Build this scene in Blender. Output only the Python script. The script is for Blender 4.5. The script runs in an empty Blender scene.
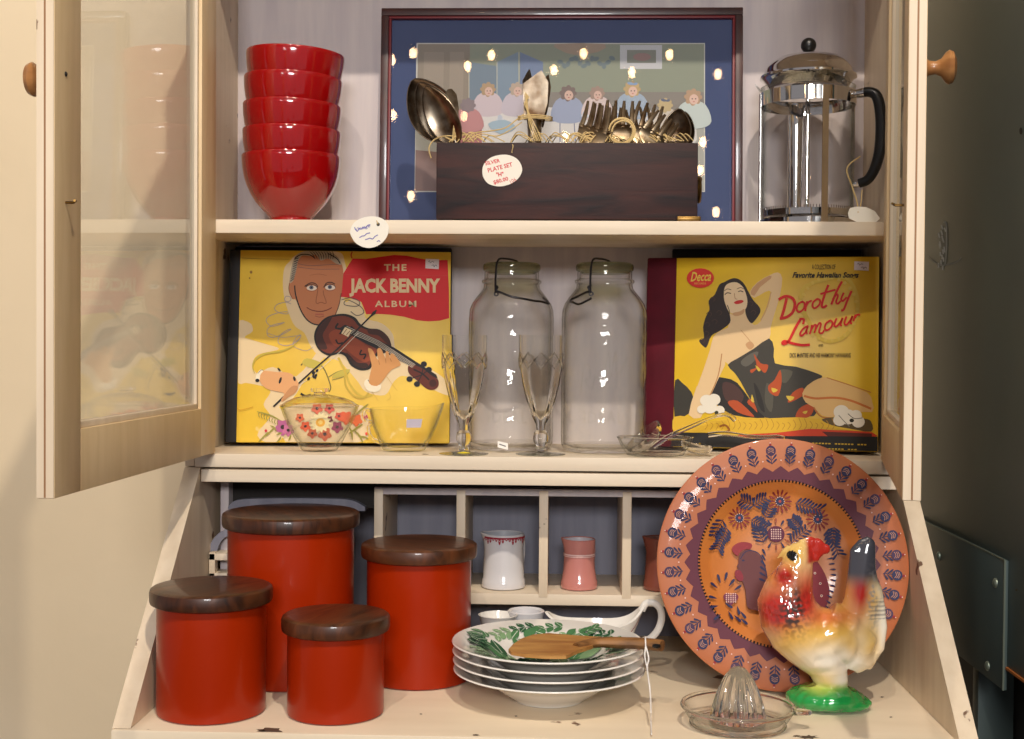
import bpy, math, random
from mathutils import Vector, Matrix
from mathutils.geometry import tessellate_polygon
random.seed(7)
PI = math.pi
SC = bpy.context.scene
COL = SC.collection
W, H = 1024, 739
# ------------------------------------------------------------------ camera
F = 1292.96
CAMP = Vector((.0011, -1.4992, .3834))
YAW, PIT, ROL = -.03759, -.02027, .00733
_fw = Vector((math.sin(YAW)*math.cos(PIT), math.cos(YAW)*math.cos(PIT), math.sin(PIT)))
_r = Vector((math.cos(YAW), -math.sin(YAW), 0))
_u = _r.cross(_fw)
CR = math.cos(ROL)*_r + math.sin(ROL)*_u
CU = -math.sin(ROL)*_r + math.cos(ROL)*_u
CF = _fw
def ray(x, y): return CF + CR*((x-W/2)/F) + CU*((H/2-y)/F)
def at(x, y, Y=None, Z=None, X=None):
    d = ray(x, y)
    if Y is not None: s = (Y-CAMP.y)/d.y
    elif Z is not None: s = (Z-CAMP.z)/d.z
    else: s = (X-CAMP.x)/d.x
    return CAMP + d*s
def on_plane(x, y, P, N):
    d = ray(x, y); return CAMP + d*((P-CAMP).dot(N)/d.dot(N))
cd = bpy.data.cameras.new('camera'); cam = bpy.data.objects.new('camera', cd); COL.objects.link(cam)
cd.sensor_width = 36; cd.lens = F*36/W; cd.clip_start = .02
m3 = Matrix((CR, CU, -CF)).transposed(); cam.matrix_world = Matrix.Translation(CAMP) @ m3.to_4x4()
SC.camera = cam

# ------------------------------------------------------------------ materials
def lin(c):
    return tuple((v/255/12.92 if v/255 <= .04045 else ((v/255+.055)/1.055)**2.4) for v in c[:3]) + (1,)
def mat(name, col, rough=.5, metal=0, col2=None, scale=8, stretch=(1,1,1), thr=(.35,.65), bump=0, bscale=None, coat=0, spec=.5,
        chips=None, chip_thr=.7, chip_scale=30, detail=5, dist=0, sss=0):
    m = bpy.data.materials.new(name); m.use_nodes = True
    nt = m.node_tree; N = nt.nodes; L = nt.links; b = N['Principled BSDF']
    b.inputs['Base Color'].default_value = lin(col); b.inputs['Roughness'].default_value = rough
    b.inputs['Metallic'].default_value = metal; b.inputs['Coat Weight'].default_value = coat; b.inputs['Coat Roughness'].default_value = .06
    b.inputs['Specular IOR Level'].default_value = spec
    if sss: b.inputs['Subsurface Weight'].default_value = sss; b.inputs['Subsurface Radius'].default_value = (.004,.004,.003)
    if col2 or bump or chips:
        tc = N.new('ShaderNodeTexCoord'); mp = N.new('ShaderNodeMapping'); mp.inputs['Scale'].default_value = stretch
        L.new(tc.outputs['Object'], mp.inputs['Vector'])
        n = N.new('ShaderNodeTexNoise'); n.inputs['Scale'].default_value = scale; n.inputs['Detail'].default_value = detail
        n.inputs['Distortion'].default_value = dist
        L.new(mp.outputs[0], n.inputs['Vector'])
        src = None
        if col2:
            r = N.new('ShaderNodeValToRGB'); r.color_ramp.elements[0].position = thr[0]; r.color_ramp.elements[1].position = thr[1]
            r.color_ramp.elements[0].color = lin(col); r.color_ramp.elements[1].color = lin(col2)
            L.new(n.outputs['Fac'], r.inputs[0]); src = r.outputs[0]
        if chips:
            n2 = N.new('ShaderNodeTexNoise'); n2.inputs['Scale'].default_value = chip_scale; n2.inputs['Detail'].default_value = 8
            L.new(tc.outputs['Object'], n2.inputs['Vector'])
            r2 = N.new('ShaderNodeValToRGB'); r2.color_ramp.elements[0].position = chip_thr; r2.color_ramp.elements[1].position = chip_thr+.02
            r2.color_ramp.elements[0].color = (0,0,0,1); r2.color_ramp.elements[1].color = (1,1,1,1)
            L.new(n2.outputs['Fac'], r2.inputs[0])
            mx = N.new('ShaderNodeMix'); mx.data_type = 'RGBA'; mx.inputs[7].default_value = lin(chips)
            if src: L.new(src, mx.inputs[6])
            else: mx.inputs[6].default_value = lin(col)
            L.new(r2.outputs[0], mx.inputs[0]); src = mx.outputs[2]
        if src: L.new(src, b.inputs['Base Color'])
        if bump:
            bp = N.new('ShaderNodeBump'); bp.inputs['Strength'].default_value = bump; bp.inputs['Distance'].default_value = .002
            if bscale:
                n3 = N.new('ShaderNodeTexNoise'); n3.inputs['Scale'].default_value = bscale; L.new(mp.outputs[0], n3.inputs['Vector']); L.new(n3.outputs['Fac'], bp.inputs['Height'])
            else: L.new(n.outputs['Fac'], bp.inputs['Height'])
            L.new(bp.outputs[0], b.inputs['Normal'])
    return m
_flat = {}
def flat(c, rough=.55):
    k = (tuple(c), rough)
    if k not in _flat: _flat[k] = mat('ink_%d_%d_%d' % tuple(c), c, rough, spec=.3)
    return _flat[k]
def attr_mat(name, rough=.15, coat=.5):
    m = mat(name, (255,255,255), rough, coat=coat); nt = m.node_tree
    a = nt.nodes.new('ShaderNodeVertexColor'); a.layer_name = 'Col'
    nt.links.new(a.outputs[0], nt.nodes['Principled BSDF'].inputs['Base Color']); return m
def glass_real(name, tint=(255,255,255), ior=1.45, rough=0):
    m = bpy.data.materials.new(name); m.use_nodes = True; nt = m.node_tree; b = nt.nodes['Principled BSDF']
    b.inputs['Base Color'].default_value = lin(tint); b.inputs['Transmission Weight'].default_value = 1
    b.inputs['Roughness'].default_value = rough; b.inputs['IOR'].default_value = ior; return m
def glass_thin(name, edge=(150,155,140), face=(250,250,248), refl=.9, power=2.2, bump=0, bs=20, base=.025):
    m = bpy.data.materials.new(name); m.use_nodes = True; nt = m.node_tree; N = nt.nodes; L = nt.links
    N.remove(N['Principled BSDF']); out = N['Material Output']
    lw = N.new('ShaderNodeLayerWeight'); lw.inputs['Blend'].default_value = .5
    pw = N.new('ShaderNodeMath'); pw.operation = 'POWER'; pw.inputs[1].default_value = power
    L.new(lw.outputs['Facing'], pw.inputs[0])
    mx = N.new('ShaderNodeMix'); mx.data_type = 'RGBA'; mx.inputs[6].default_value = lin(face); mx.inputs[7].default_value = lin(edge)
    L.new(pw.outputs[0], mx.inputs[0])
    tr = N.new('ShaderNodeBsdfTransparent'); L.new(mx.outputs[2], tr.inputs[0])
    gl = N.new('ShaderNodeBsdfGlossy'); gl.inputs['Roughness'].default_value = .02
    p5 = N.new('ShaderNodeMath'); p5.operation = 'POWER'; p5.inputs[1].default_value = 5; L.new(lw.outputs['Facing'], p5.inputs[0])
    fr = N.new('ShaderNodeMath'); fr.operation = 'MULTIPLY_ADD'; fr.inputs[1].default_value = refl; fr.inputs[2].default_value = base; L.new(p5.outputs[0], fr.inputs[0])
    if bump:
        tc = N.new('ShaderNodeTexCoord'); n = N.new('ShaderNodeTexNoise'); n.inputs['Scale'].default_value = bs
        L.new(tc.outputs['Object'], n.inputs[0]); bp = N.new('ShaderNodeBump'); bp.inputs['Strength'].default_value = bump; bp.inputs['Distance'].default_value = .01
        L.new(n.outputs[0], bp.inputs['Height']); L.new(bp.outputs[0], gl.inputs['Normal'])
    ms = N.new('ShaderNodeMixShader'); L.new(fr.outputs[0], ms.inputs[0]); L.new(tr.outputs[0], ms.inputs[1]); L.new(gl.outputs[0], ms.inputs[2])
    L.new(ms.outputs[0], out.inputs[0]); return m
def emis(name, col, s):
    m = bpy.data.materials.new(name); m.use_nodes = True; nt = m.node_tree; b = nt.nodes['Principled BSDF']
    b.inputs['Emission Color'].default_value = lin(col); b.inputs['Emission Strength'].default_value = s; return m

CREAM = dict(rough=.5, thr=(.3,.75), bump=.25, chips=(110,80,60))
paint_x = mat('cream_paint_along', (234,219,196), col2=(220,203,178), scale=9, stretch=(.6,6,6), chip_thr=.71, chip_scale=24, **CREAM)
paint_z = mat('cream_paint_upright', (228,210,184), col2=(212,192,164), scale=9, stretch=(6,6,.6), chip_thr=.685, chip_scale=26, **CREAM)
paint_y = mat('cream_paint_desk', (236,220,194), col2=(224,206,178), scale=7, stretch=(.6,3,3), chip_thr=.70, chip_scale=17, **CREAM)
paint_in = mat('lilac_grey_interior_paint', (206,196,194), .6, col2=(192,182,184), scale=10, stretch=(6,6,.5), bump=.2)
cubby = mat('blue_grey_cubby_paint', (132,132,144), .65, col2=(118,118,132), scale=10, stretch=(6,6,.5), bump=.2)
door_tan = mat('door_tan_paint', (222,195,152), .5, col2=(213,185,140), scale=16, stretch=(4,4,.5), bump=.2, chips=(130,100,70), chip_thr=.75, chip_scale=20)
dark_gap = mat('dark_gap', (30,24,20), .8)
wood_knob = mat('oak_knob', (170,120,72), .35, col2=(140,92,50), scale=30, stretch=(1,1,4), coat=.3)
walnut = mat('walnut_lid', (84,44,20), .42, col2=(38,18,8), scale=9, stretch=(1.2,9,3), thr=(.3,.7), coat=.25, dist=1.5, bump=.15)
walnut2 = mat('walnut_lid_cross', (98,54,26), .42, col2=(46,23,10), scale=9, stretch=(9,1.5,3), thr=(.3,.7), coat=.25, dist=1.2, bump=.15)
enamel = mat('orange_red_enamel', (164,42,3), .32, coat=.15, col2=(156,37,2), scale=3, spec=.22)
redglaze = mat('red_glaze', (156,6,8), .08, coat=1, col2=(146,5,8), scale=14, bump=.12, bscale=9)
boxwood = mat('mahogany_box', (62,30,26), .58, col2=(26,15,18), scale=7, stretch=(1.5,6,9), thr=(.3,.7), bump=.3, dist=.8, spec=.35)
brass = mat('aged_brass', (120,92,50), .35, metal=1)
silver = mat('tarnished_silver', (168,154,134), .30, metal=1, col2=(84,62,42), scale=34, thr=(.36,.62), bump=.1)
silver_f = mat('warm_tarnished_silver', (206,184,150), .42, metal=1, col2=(120,92,62), scale=30, thr=(.36,.66))
chrome = mat('chrome', (225,222,218), .05, metal=1)
blackp = mat('black_plastic', (14,14,15), .35)
wire = mat('blackened_wire', (52,50,54), .4, metal=.8)
porcelain = mat('white_porcelain', (236,232,224), .12, coat=.6)
porc_blue = mat('cool_white_porcelain', (214,212,214), .15, coat=.5)
pinkglaze = mat('pink_glaze', (196,128,120), .15, coat=.6)
browncl = mat('terracotta_glaze', (138,74,60), .25, coat=.4)
spat = mat('pale_worn_wood', (196,146,78), .55, col2=(162,108,52), scale=20, stretch=(1,5,5), bump=.2)
spat_d = mat('worn_wood_handle', (150,104,56), .55, col2=(96,62,30), scale=20, stretch=(1,6,6), bump=.2)
twine = mat('straw_twine', (206,178,122), .8)
whitestr = mat('white_string', (235,230,224), .7)
cardw = mat('ivory_card', (238,232,218), .7)
jarglass = glass_thin('jar_glass', edge=(176,168,142), face=(255,255,254), power=4, bump=.7, bs=26)
paneglass = glass_thin('window_glass', edge=(240,242,240), face=(253,253,253), base=.04)
clear = glass_thin('clear_thin_glass', edge=(176,188,176), face=(255,255,255), power=4, bump=.2, bs=30)
crystal = glass_real('crystal', (254,254,252), 1.47)

# ------------------------------------------------------------------ mesh builder
class MB:
    def __init__(s): s.v = []; s.f = []; s.m = []; s.sm = []; s.mats = []; s.T = None
    def mi(s, m):
        if m not in s.mats: s.mats.append(m)
        return s.mats.index(m)
    def add(s, vs, fs, m, smooth=False):
        o = len(s.v); i = s.mi(m)
        for p in vs:
            p = Vector(p); s.v.append(s.T @ p if s.T else p)
        for f in fs: s.f.append([o+k for k in f]); s.m.append(i); s.sm.append(smooth)
        return s
    def box(s, a, b, m, bev=0.0):
        import bmesh
        bm = bmesh.new(); bmesh.ops.create_cube(bm, size=1)
        c = [(a[i]+b[i])/2 for i in range(3)]; d = [abs(b[i]-a[i]) for i in range(3)]
        for v in bm.verts: v.co = Vector((c[0]+v.co.x*d[0], c[1]+v.co.y*d[1], c[2]+v.co.z*d[2]))
        if bev: bmesh.ops.bevel(bm, geom=bm.edges[:], offset=min(bev, min(d)*.45), segments=2, profile=.6, affect='EDGES')
        bm.verts.index_update()
        s.add([v.co.copy() for v in bm.verts], [[v.index for v in f.verts] for f in bm.faces], m, False); bm.free(); return s
    def prism(s, pts, off, m, bev=0):          # pts: 3D outline, off: extrusion vector
        n = len(pts); P = [Vector(p) for p in pts]; Q = [p+Vector(off) for p in P]
        s.add(P+Q, [list(range(n))[::-1], list(range(n, 2*n))] + [[i, (i+1)%n, (i+1)%n+n, i+n] for i in range(n)], m); return s
    def lathe(s, prof, m, seg=48, sx=1, sy=1, fn=None, c=(0,0,0), smooth=True, mfn=None):
        vs = []; fs = []; n = len(prof)
        for k in range(seg):
            a = 2*PI*k/seg
            for j, (r, z) in enumerate(prof):
                p = Vector((r*math.cos(a)*sx, r*math.sin(a)*sy, z))
                if fn: p = fn(p, a, r, z)
                vs.append(p + Vector(c))
        for k in range(seg):
            k2 = (k+1) % seg
            for j in range(n-1):
                r0, r1 = prof[j][0], prof[j+1][0]
                if r0 < 1e-7 and r1 < 1e-7: continue
                q = [k*n+j, k2*n+j, k2*n+j+1, k*n+j+1]
                if r0 < 1e-7: q = [k*n+j, k2*n+j+1, k*n+j+1]
                elif r1 < 1e-7: q = [k*n+j, k2*n+j, k*n+j+1]
                fs.append(q)
        s.add(vs, fs, m, smooth); return s
    def tube(s, pts, r, m, seg=8, closed=False, flat=None, up=None):
        P = [Vector(p) for p in pts]; n = len(P); vs = []; fs = []
        R = r if hasattr(r, '__len__') else [r]*n
        nrm = None
        for i in range(n):
            a = P[(i-1) % n] if closed or i > 0 else P[i]; b = P[(i+1) % n] if closed or i < n-1 else P[i]
            t = (b-a).normalized()
            if nrm is None:
                ref = Vector(up) if up else (Vector((0,0,1)) if abs(t.z) < .9 else Vector((1,0,0)))
                nrm = (ref - t*ref.dot(t)).normalized()
            else: nrm = (nrm - t*nrm.dot(t)).normalized()
            bn = t.cross(nrm)
            for k in range(seg):
                an = 2*PI*k/seg
                vs.append(P[i] + nrm*math.cos(an)*R[i]*(flat or 1) + bn*math.sin(an)*R[i])
        e = n if closed else n-1
        for i in range(e):
            for k in range(seg):
                i2 = (i+1) % n; k2 = (k+1) % seg
                fs.append([i*seg+k, i*seg+k2, i2*seg+k2, i2*seg+k])
        if not closed: fs.append(list(range(seg))[::-1]); fs.append([(n-1)*seg+k for k in range(seg)])
        s.add(vs, fs, m, True); return s
    def ball(s, c, r, m, seg=20, rings=12):
        rr = r if hasattr(r, '__len__') else (r, r, r)
        prof = [(math.sin(PI*j/rings), -math.cos(PI*j/rings)) for j in range(rings+1)]
        prof[0] = (0, -1); prof[-1] = (0, 1)
        s.lathe(prof, m, seg, fn=lambda p, a, r_, z: Vector((p.x*rr[0], p.y*rr[1], p.z*rr[2])), c=c); return s
    def loft(s, rings, m, cap=True, closed=True, smooth=True):
        n = len(rings[0]); vs = [p for r in rings for p in r]; fs = []
        for i in range(len(rings)-1):
            for k in range(n if closed else n-1):
                k2 = (k+1) % n; fs.append([i*n+k, i*n+k2, (i+1)*n+k2, (i+1)*n+k])
        if cap: fs.append(list(range(n))[::-1]); fs.append([(len(rings)-1)*n+k for k in range(n)])
        s.add(vs, fs, m, smooth); return s
    def build(s, name, parent=None, world=True, loc=None, label=None):
        me = bpy.data.meshes.new(name)
        o = bpy.data.objects.new(name, me); COL.objects.link(o)
        V = s.v
        if parent is not None:
            o.parent = parent
            if world:
                M = wm(parent).inverted(); V = [M @ v for v in V]
        elif loc is not None:
            o.location = loc
            if world: V = [v-Vector(loc) for v in V]
        me.from_pydata([tuple(v) for v in V], [], s.f); me.update()
        for m in s.mats: me.materials.append(m)
        me.polygons.foreach_set('material_index', s.m); me.polygons.foreach_set('use_smooth', s.sm)
        try: me.set_sharp_from_angle(angle=math.radians(38))
        except Exception: pass
        import bmesh
        bm = bmesh.new(); bm.from_mesh(me); bmesh.ops.recalc_face_normals(bm, faces=bm.faces) if not getattr(s, 'keep', False) else None
        bm.to_mesh(me); bm.free()
        if label: o['label'] = label
        return o
def wm(o):
    M = o.matrix_basis.copy()
    while o.parent: o = o.parent; M = o.matrix_basis @ M
    return M
def tag(o, label, cat, group=None):
    o['label'] = label; o['category'] = cat
    if group: o['group'] = group
    return o
def thing(name, label, cat, loc=(0,0,0), rot=None, group=None):
    o = bpy.data.objects.new(name, None); COL.objects.link(o); o.location = loc; o.empty_display_size = .03
    if rot: o.rotation_euler = rot
    o.matrix_basis = Matrix.LocRotScale(Vector(loc), (o.rotation_euler.to_quaternion() if rot else None), None)
    return tag(o, label, cat, group)
def struct(o): o['kind'] = 'structure'; return o
def copy_tree(o, parent=None):
    c = o.copy(); COL.objects.link(c); c.parent = parent
    for ch in [x for x in o.children]: copy_tree(ch, c)
    return c
def smooth_path(P, n=6, closed=False):
    P = [Vector(p) for p in P]; out = []; k = len(P)
    rng = range(k) if closed else range(k-1)
    for i in rng:
        p0 = P[(i-1) % k] if closed or i > 0 else P[i]; p1 = P[i]; p2 = P[(i+1) % k]
        p3 = P[(i+2) % k] if closed or i+2 < k else p2
        for j in range(n):
            t = j/n
            out.append(.5*((2*p1)+(-p0+p2)*t+(2*p0-5*p1+4*p2-p3)*t*t+(-p0+3*p1-3*p2+p3)*t**3))
    if not closed: out.append(P[-1])
    return out
_txt = {}
def text_mesh(s, bold=0.0, shear=0.0, spacing=1.0):
    k = (s, bold, shear, spacing)
    if k in _txt: return _txt[k]
    cu = bpy.data.curves.new('t', 'FONT'); cu.body = s; cu.offset = bold; cu.shear = shear; cu.space_character = spacing; cu.resolution_u = 2
    o = bpy.data.objects.new('t', cu); COL.objects.link(o)
    dg = bpy.context.evaluated_depsgraph_get(); me = bpy.data.meshes.new_from_object(o.evaluated_get(dg))
    vs = [tuple(v.co) for v in me.vertices]; fs = [list(p.vertices) for p in me.polygons]
    bpy.data.objects.remove(o); bpy.data.curves.remove(cu); bpy.data.meshes.remove(me)
    _txt[k] = (vs, fs); return _txt[k]
class Art:
    """flat printed shapes laid on a surface; f(u, v, h) -> 3D point, h = height above the surface"""
    def __init__(s, mb, f, step=.00006): s.mb = mb; s.f = f; s.h = step; s.step = step
    def tri(s, pts, m):
        P = [Vector((p[0], p[1], 0)) for p in pts]
        T = tessellate_polygon([P]); vs = [s.f(p.x, p.y, s.h) for p in P]
        s.mb.add(vs, [list(t) for t in T], m); s.h += s.step*.15
    def poly(s, pts, c, sm=0):
        m = flat(c) if isinstance(c, tuple) else c
        if sm: pts = [(p.x, p.y) for p in smooth_path([(a[0], a[1], 0) for a in pts], sm, True)]
        s.tri(pts, m); return s
    def ell(s, x, y, rx, ry, c, rot=0, n=20):
        ca, sa = math.cos(rot), math.sin(rot)
        return s.poly([(x+rx*math.cos(2*PI*k/n)*ca-ry*math.sin(2*PI*k/n)*sa, y+rx*math.cos(2*PI*k/n)*sa+ry*math.sin(2*PI*k/n)*ca) for k in range(n)], c)
    def stroke(s, pts, w, c, sm=5, taper=False, closed=False):
        m = flat(c) if isinstance(c, tuple) else c
        P = smooth_path([(a[0], a[1], 0) for a in pts], sm, closed) if sm else [Vector((a[0], a[1], 0)) for a in pts]
        n = len(P); vs = []; fs = []
        for i in range(n):
            a = P[max(i-1, 0)]; b = P[min(i+1, n-1)]; t = (b-a)
            if t.length < 1e-9: t = Vector((1,0,0))
            t.normalize(); nn = Vector((-t.y, t.x, 0))
            ww = w/2*((math.sin(PI*min(1, max(.06, i/(n-1))))**.6) if taper else 1)
            for sgn in (1, -1):
                q = P[i]+nn*ww*sgn; vs.append(s.f(q.x, q.y, s.h))
        for i in range(n-1): fs.append([2*i, 2*i+1, 2*i+3, 2*i+2])
        s.mb.add(vs, fs, m); s.h += s.step*.15; return s
    def text(s, st, x0, y0, x1, y1, c, bold=0.0, shear=0.0, spacing=1.0, rot=0, ydown=True):
        m = flat(c) if isinstance(c, tuple) else c
        vs, fs = text_mesh(st, bold, shear, spacing)
        if not vs: return s
        ax = min(v[0] for v in vs); bx = max(v[0] for v in vs); ay = min(v[1] for v in vs); by = max(v[1] for v in vs)
        cx, cy = (x0+x1)/2, (y0+y1)/2; out = []
        for v in vs:
            u = (v[0]-ax)/(bx-ax)-.5; w = (v[1]-ay)/(by-ay)-.5
            dx = u*(x1-x0); dy = (-w if ydown else w)*(y1-y0)
            q = (cx+dx*math.cos(rot)-dy*math.sin(rot), cy+dx*math.sin(rot)+dy*math.cos(rot)); out.append(s.f(q[0], q[1], s.h))
        s.mb.add(out, fs, m); s.h += s.step*.15; return s
    def lift(s, n=1): s.h += s.step*n; return s
class Crop:
    """coordinates of an enlarged crop of the flat artwork -> point on the artwork's own plane"""
    def __init__(s, x0, y0, k, P, N): s.a = (x0, y0, k, P, N)
    bounds = None
    def __call__(s, u, v, h):
        x0, y0, k, P, N = s.a; p = on_plane(x0+u/k, y0+v/k, P, N)
        if Crop.bounds:                                  # keep the print on its board
            O_, U_, V_, w_, h_ = Crop.bounds; d = p-O_
            p = O_ + U_*max(.0006, min(w_-.0006, d.dot(U_))) + V_*max(.0006, min(h_-.0006, d.dot(V_)))
        return p + N*h

# ------------------------------------------------------------------ setting
XL, XR, TB, YF, YB = -.4387, .4073, .0185, -.2455, .20
ZS2, ZS1, ZTOP = .2517, .5256, .90
wallm = mat('cream_wall_plaster', (236,217,184), .8, col2=(227,207,173), scale=2.2, bump=.15, bscale=60)
w = MB().box((-3.2, .262, -1.0), (.9, .36, 2.6), wallm).build('wall_back'); struct(w)
floorm = mat('brown_floor_boards', (96,70,48), .5, col2=(70,48,32), scale=3, stretch=(1,9,1))
w = MB().box((-3.2, -4.2, -1.02), (3.0, .26, -1.0), floorm).build('floor'); struct(w)

# ------------------------------------------------------------------ the hutch cabinet
cab = thing('hutch_cabinet', 'cream painted wooden hutch with open glass doors, shelves and a slant-sided desk', 'cabinet', (0, 0, -.032))
ixl = at(237.8, 150, Y=YB).x; ixr = at(864.4, 60, Y=YB).x
ZB = .2352
mb = MB()
mb.box((XL, 0, ZS2-.0155), (ixl, YB+.02, ZTOP+.02), paint_z, .0015)
mb.build('side_panel', cab)
MB().box((ixr, 0, ZS2-.0155), (XR, YB+.02, ZTOP+.02), paint_z, .0015).build('side_panel', cab)
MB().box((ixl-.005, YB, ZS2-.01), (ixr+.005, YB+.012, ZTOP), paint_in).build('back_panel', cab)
MB().box((XL, -.003, ZTOP), (XR, YB+.02, ZTOP+.03), paint_x, .002).build('cabinet_top', cab)
MB().box((ixl-.002, -.001, ZS1-.0160), (ixr+.002, YB, ZS1), paint_x, .0012).build('shelf', cab)
MB().box((XL+.012, -.002, ZS2-.0160), (XR-.012, YB+.01, ZS2), paint_x, .0014).build('shelf', cab)
MB().box((XL+TB+.001, -.001, .2184), (XR-TB-.001, .045, .2330), paint_x, .001).build('rail', cab)
MB().box((XL, YF-.004, -.032), (XR, YB+.02, 0), paint_y, .0022).build('desk_top', cab)
for s, x0, x1 in (('l', XL, XL+TB), ('r', XR-TB, XR)):
    pr = [(x0, 0, ZB), (x0, YF, .0005), (x0, YB+.02, .0005), (x0, YB+.02, ZB)]
    MB().prism(pr, (x1-x0, 0, 0), paint_z).build('slanted_side', cab)
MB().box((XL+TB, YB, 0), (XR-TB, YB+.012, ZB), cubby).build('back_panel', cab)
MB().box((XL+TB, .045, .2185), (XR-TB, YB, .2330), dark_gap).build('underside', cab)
# pigeonholes
YP = .0592
pg = MB()
def px(x, y=540): return at(x, y, Y=YP).x
zt0 = .2075; zb1 = .0803; zb0 = .0670
pl, prr = px(374), .335
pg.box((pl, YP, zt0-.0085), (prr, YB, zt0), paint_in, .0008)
pg.box((pl, YP, zb0), (prr, YB, zb1), paint_x, .0008)
PG = pg.build('pigeonhole_unit', cab)
xs = [374, 456.3, 539, 622.3]
dv = [px(x) for x in xs]; dv += [dv[-1]+.0975, dv[-1]+.195, prr-.0105]
for x in dv: MB().box((x, YP-.0006, zb1-.004), (x+.0108, YB, zt0-.002), paint_z, .0007).build('divider', PG)
MB().box((pl, YP, 0), (pl+.011, YB, zb0), paint_z, .0007).build('divider', PG)
MB().box((prr-.0105, YP, 0), (prr, YB, zb0), paint_z, .0007).build('divider', PG)
# left letter compartment: valance, post, curved bracket and little drawer box
def at_y(x, y, Y=YP): return at(x, y, Y=Y)
pts = smooth_path([(228,507,0),(236,500.5,0),(262,498.5,0),(318,498.5,0),(350,500,0),(365,507,0)], 5)
pv = [at(p.x, p.y, Y=YP) for p in pts]
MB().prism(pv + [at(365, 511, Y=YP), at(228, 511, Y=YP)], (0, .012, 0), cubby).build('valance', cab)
MB().box((at(229, 490, Y=YP+.02).x, YP+.02, at(300, 507, Y=YP+.02).z), (pl-.001, YB-.001, .2180), dark_gap).build('cavity_shade_box', cab)  # solid near-black box stands in for the shade of the drawer cavity
a = at(220.5, 484, Y=YP); b = at(228.5, 560, Y=YP)
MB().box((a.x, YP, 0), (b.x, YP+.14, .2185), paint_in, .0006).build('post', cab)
pts = smooth_path([(228,529,0),(219,533,0),(211,543,0),(208,556,0),(208,572,0)], 5)
inn = smooth_path([(215,572,0),(216,556,0),(219,545,0),(224,538,0),(229,536,0)], 5)
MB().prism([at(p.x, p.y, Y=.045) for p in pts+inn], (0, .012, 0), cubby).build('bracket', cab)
c0 = at(209, 578, Y=.03); c1 = at(232, 553, Y=.03)
bx = MB(); bx.box((c0.x, .03, c0.z), (c0.x+.007, .044, c1.z), paint_z, .0005); bx.box((c0.x, .03, c1.z-.009), (c1.x, .0585, c1.z-.001), paint_x, .0005); bx.box((c0.x, .03, c0.z), (c1.x, .0585, c0.z+.006), paint_x, .0005)
bx.build('drawer_box', cab)
# chipped patches of bare wood on the desk edge
for (x, y, rx, ry) in ((270, 731, 12, 3.4), (262, 730.6, 4, 1.2), (809, 737, 9, 1.6), (797, 736, 4, .9), (634, 675, 2.2, 1), (516, 716, 1.4, .5), (148, 730, 3, .7), (476, 735, 3.2, .9), (421, 714, 1.3, .5), (882, 697, 1.6, .6), (891, 717, 1.5, .5)):
    ps = []
    for k in range(16):
        q = 1+.35*math.sin(k*2.9+x); p = at(x+rx*q*math.cos(2*PI*k/16), y+ry*q*math.sin(2*PI*k/16), Z=.0003)
        p.y = max(p.y, YF-.0015); ps.append(p)
    ch = MB(); ch.add(ps, [list(range(16))], flat((92,74,62))); ch.build('worn_patch', cab)

# glass doors
def door(Hx, Ex, Ey, out, label, z0=.2530, z1=ZTOP-.004):
    Hh = Vector((Hx, -.0025, 0)); E = Vector((Ex, Ey, 0)); L = (E-Hh).length; d = (E-Hh).normalized()
    n = Vector((-d.y, d.x, 0)); n = n if n.x*out > 0 else -n          # outward = away from the opening
    T = .0155; sw = .055; rb = .054
    M = Matrix((d, n, Vector((0,0,1)))).transposed().to_4x4(); M.translation = Hh
    f = MB(); f.T = M
    f.box((0, 0, z0), (sw, T, z1), door_tan, .0012); f.box((L-sw, 0, z0), (L, T, z1), door_tan, .0012)
    f.box((sw, 0, z0), (L-sw, T, z0+rb), door_tan, .0008); f.box((sw, 0, z1-rb), (L-sw, T, z1), door_tan, .0008)
    # bead moulding round the pane
    for (a, b) in (((sw, z0+rb), (sw+.0055, z1-rb)), ((L-sw-.0055, z0+rb), (L-sw, z1-rb)), ((sw, z0+rb), (L-sw, z0+rb+.006)), ((sw, z1-rb-.006), (L-sw, z1-rb))):
        f.box((a[0], .0035, a[1]), (b[0], T-.002, b[1]), paint_z, .0008)
    # cream painted outer edge of the closing stile, a groove down its middle
    f.box((L, .0006, z0+.0006), (L+.0008, T-.0006, z1), paint_z)
    f.box((L+.0007, T*.46, z0+.001), (L+.0011, T*.56, z1), flat((150,112,78)))
    D = f.build('door', cab)
    g = MB(); g.T = M; g.box((sw+.004, .0070, z0+rb+.004), (L-sw-.004, .0092, z1-rb-.004), paneglass); g.build('glass_pane', D)
    return D, M, L, T
DL, ML, LL, TT = door(-.4019, -.4129, -.4556, -1, '')
DR, MR, LR, _ = door(.3692, .2899, -.3988, 1, '')
def knob(M, x, z, D, s=1.0):
    k = MB(); k.T = M @ Matrix.Translation((x, TT, z)) @ Matrix.Rotation(-PI/2, 4, 'X')
    k.lathe([(0, -.001), (.0085, 0), (.0062, .003), (.0055, .008), (.0075, .0125), (.0125, .016), (.0145, .019), (.0130, .0225), (.007, .0250), (0, .0256)], wood_knob, 28)
    k.build('knob', D)
knob(ML, LL-.038, at(33, 75, Y=-.435).z, DL)
knob(MR, LR-.0190, at(930, 69, Y=-.38).z, DR)
def hook(M, x, z, D):
    k = MB(); k.T = M
    k.tube([(x, .002, z), (x, -.007, z), (x+.001, -.009, z+.001), (x+.006, -.010, z+.001)], .0012, brass, 6); k.build('hook', D, label='small brass hook')
hook(ML, LL-.022, at(72, 203, Y=-.43).z, DL); hook(MR, LR-.03, at(893, 205, Y=-.37).z, DR)
k = MB(); k.T = ML; k.ball((LL-.022, 0, at(72, 75, Y=-.43).z), (.0022, .0015, .0022), dark_gap, 10, 6); k.build('nail', DL)

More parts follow.
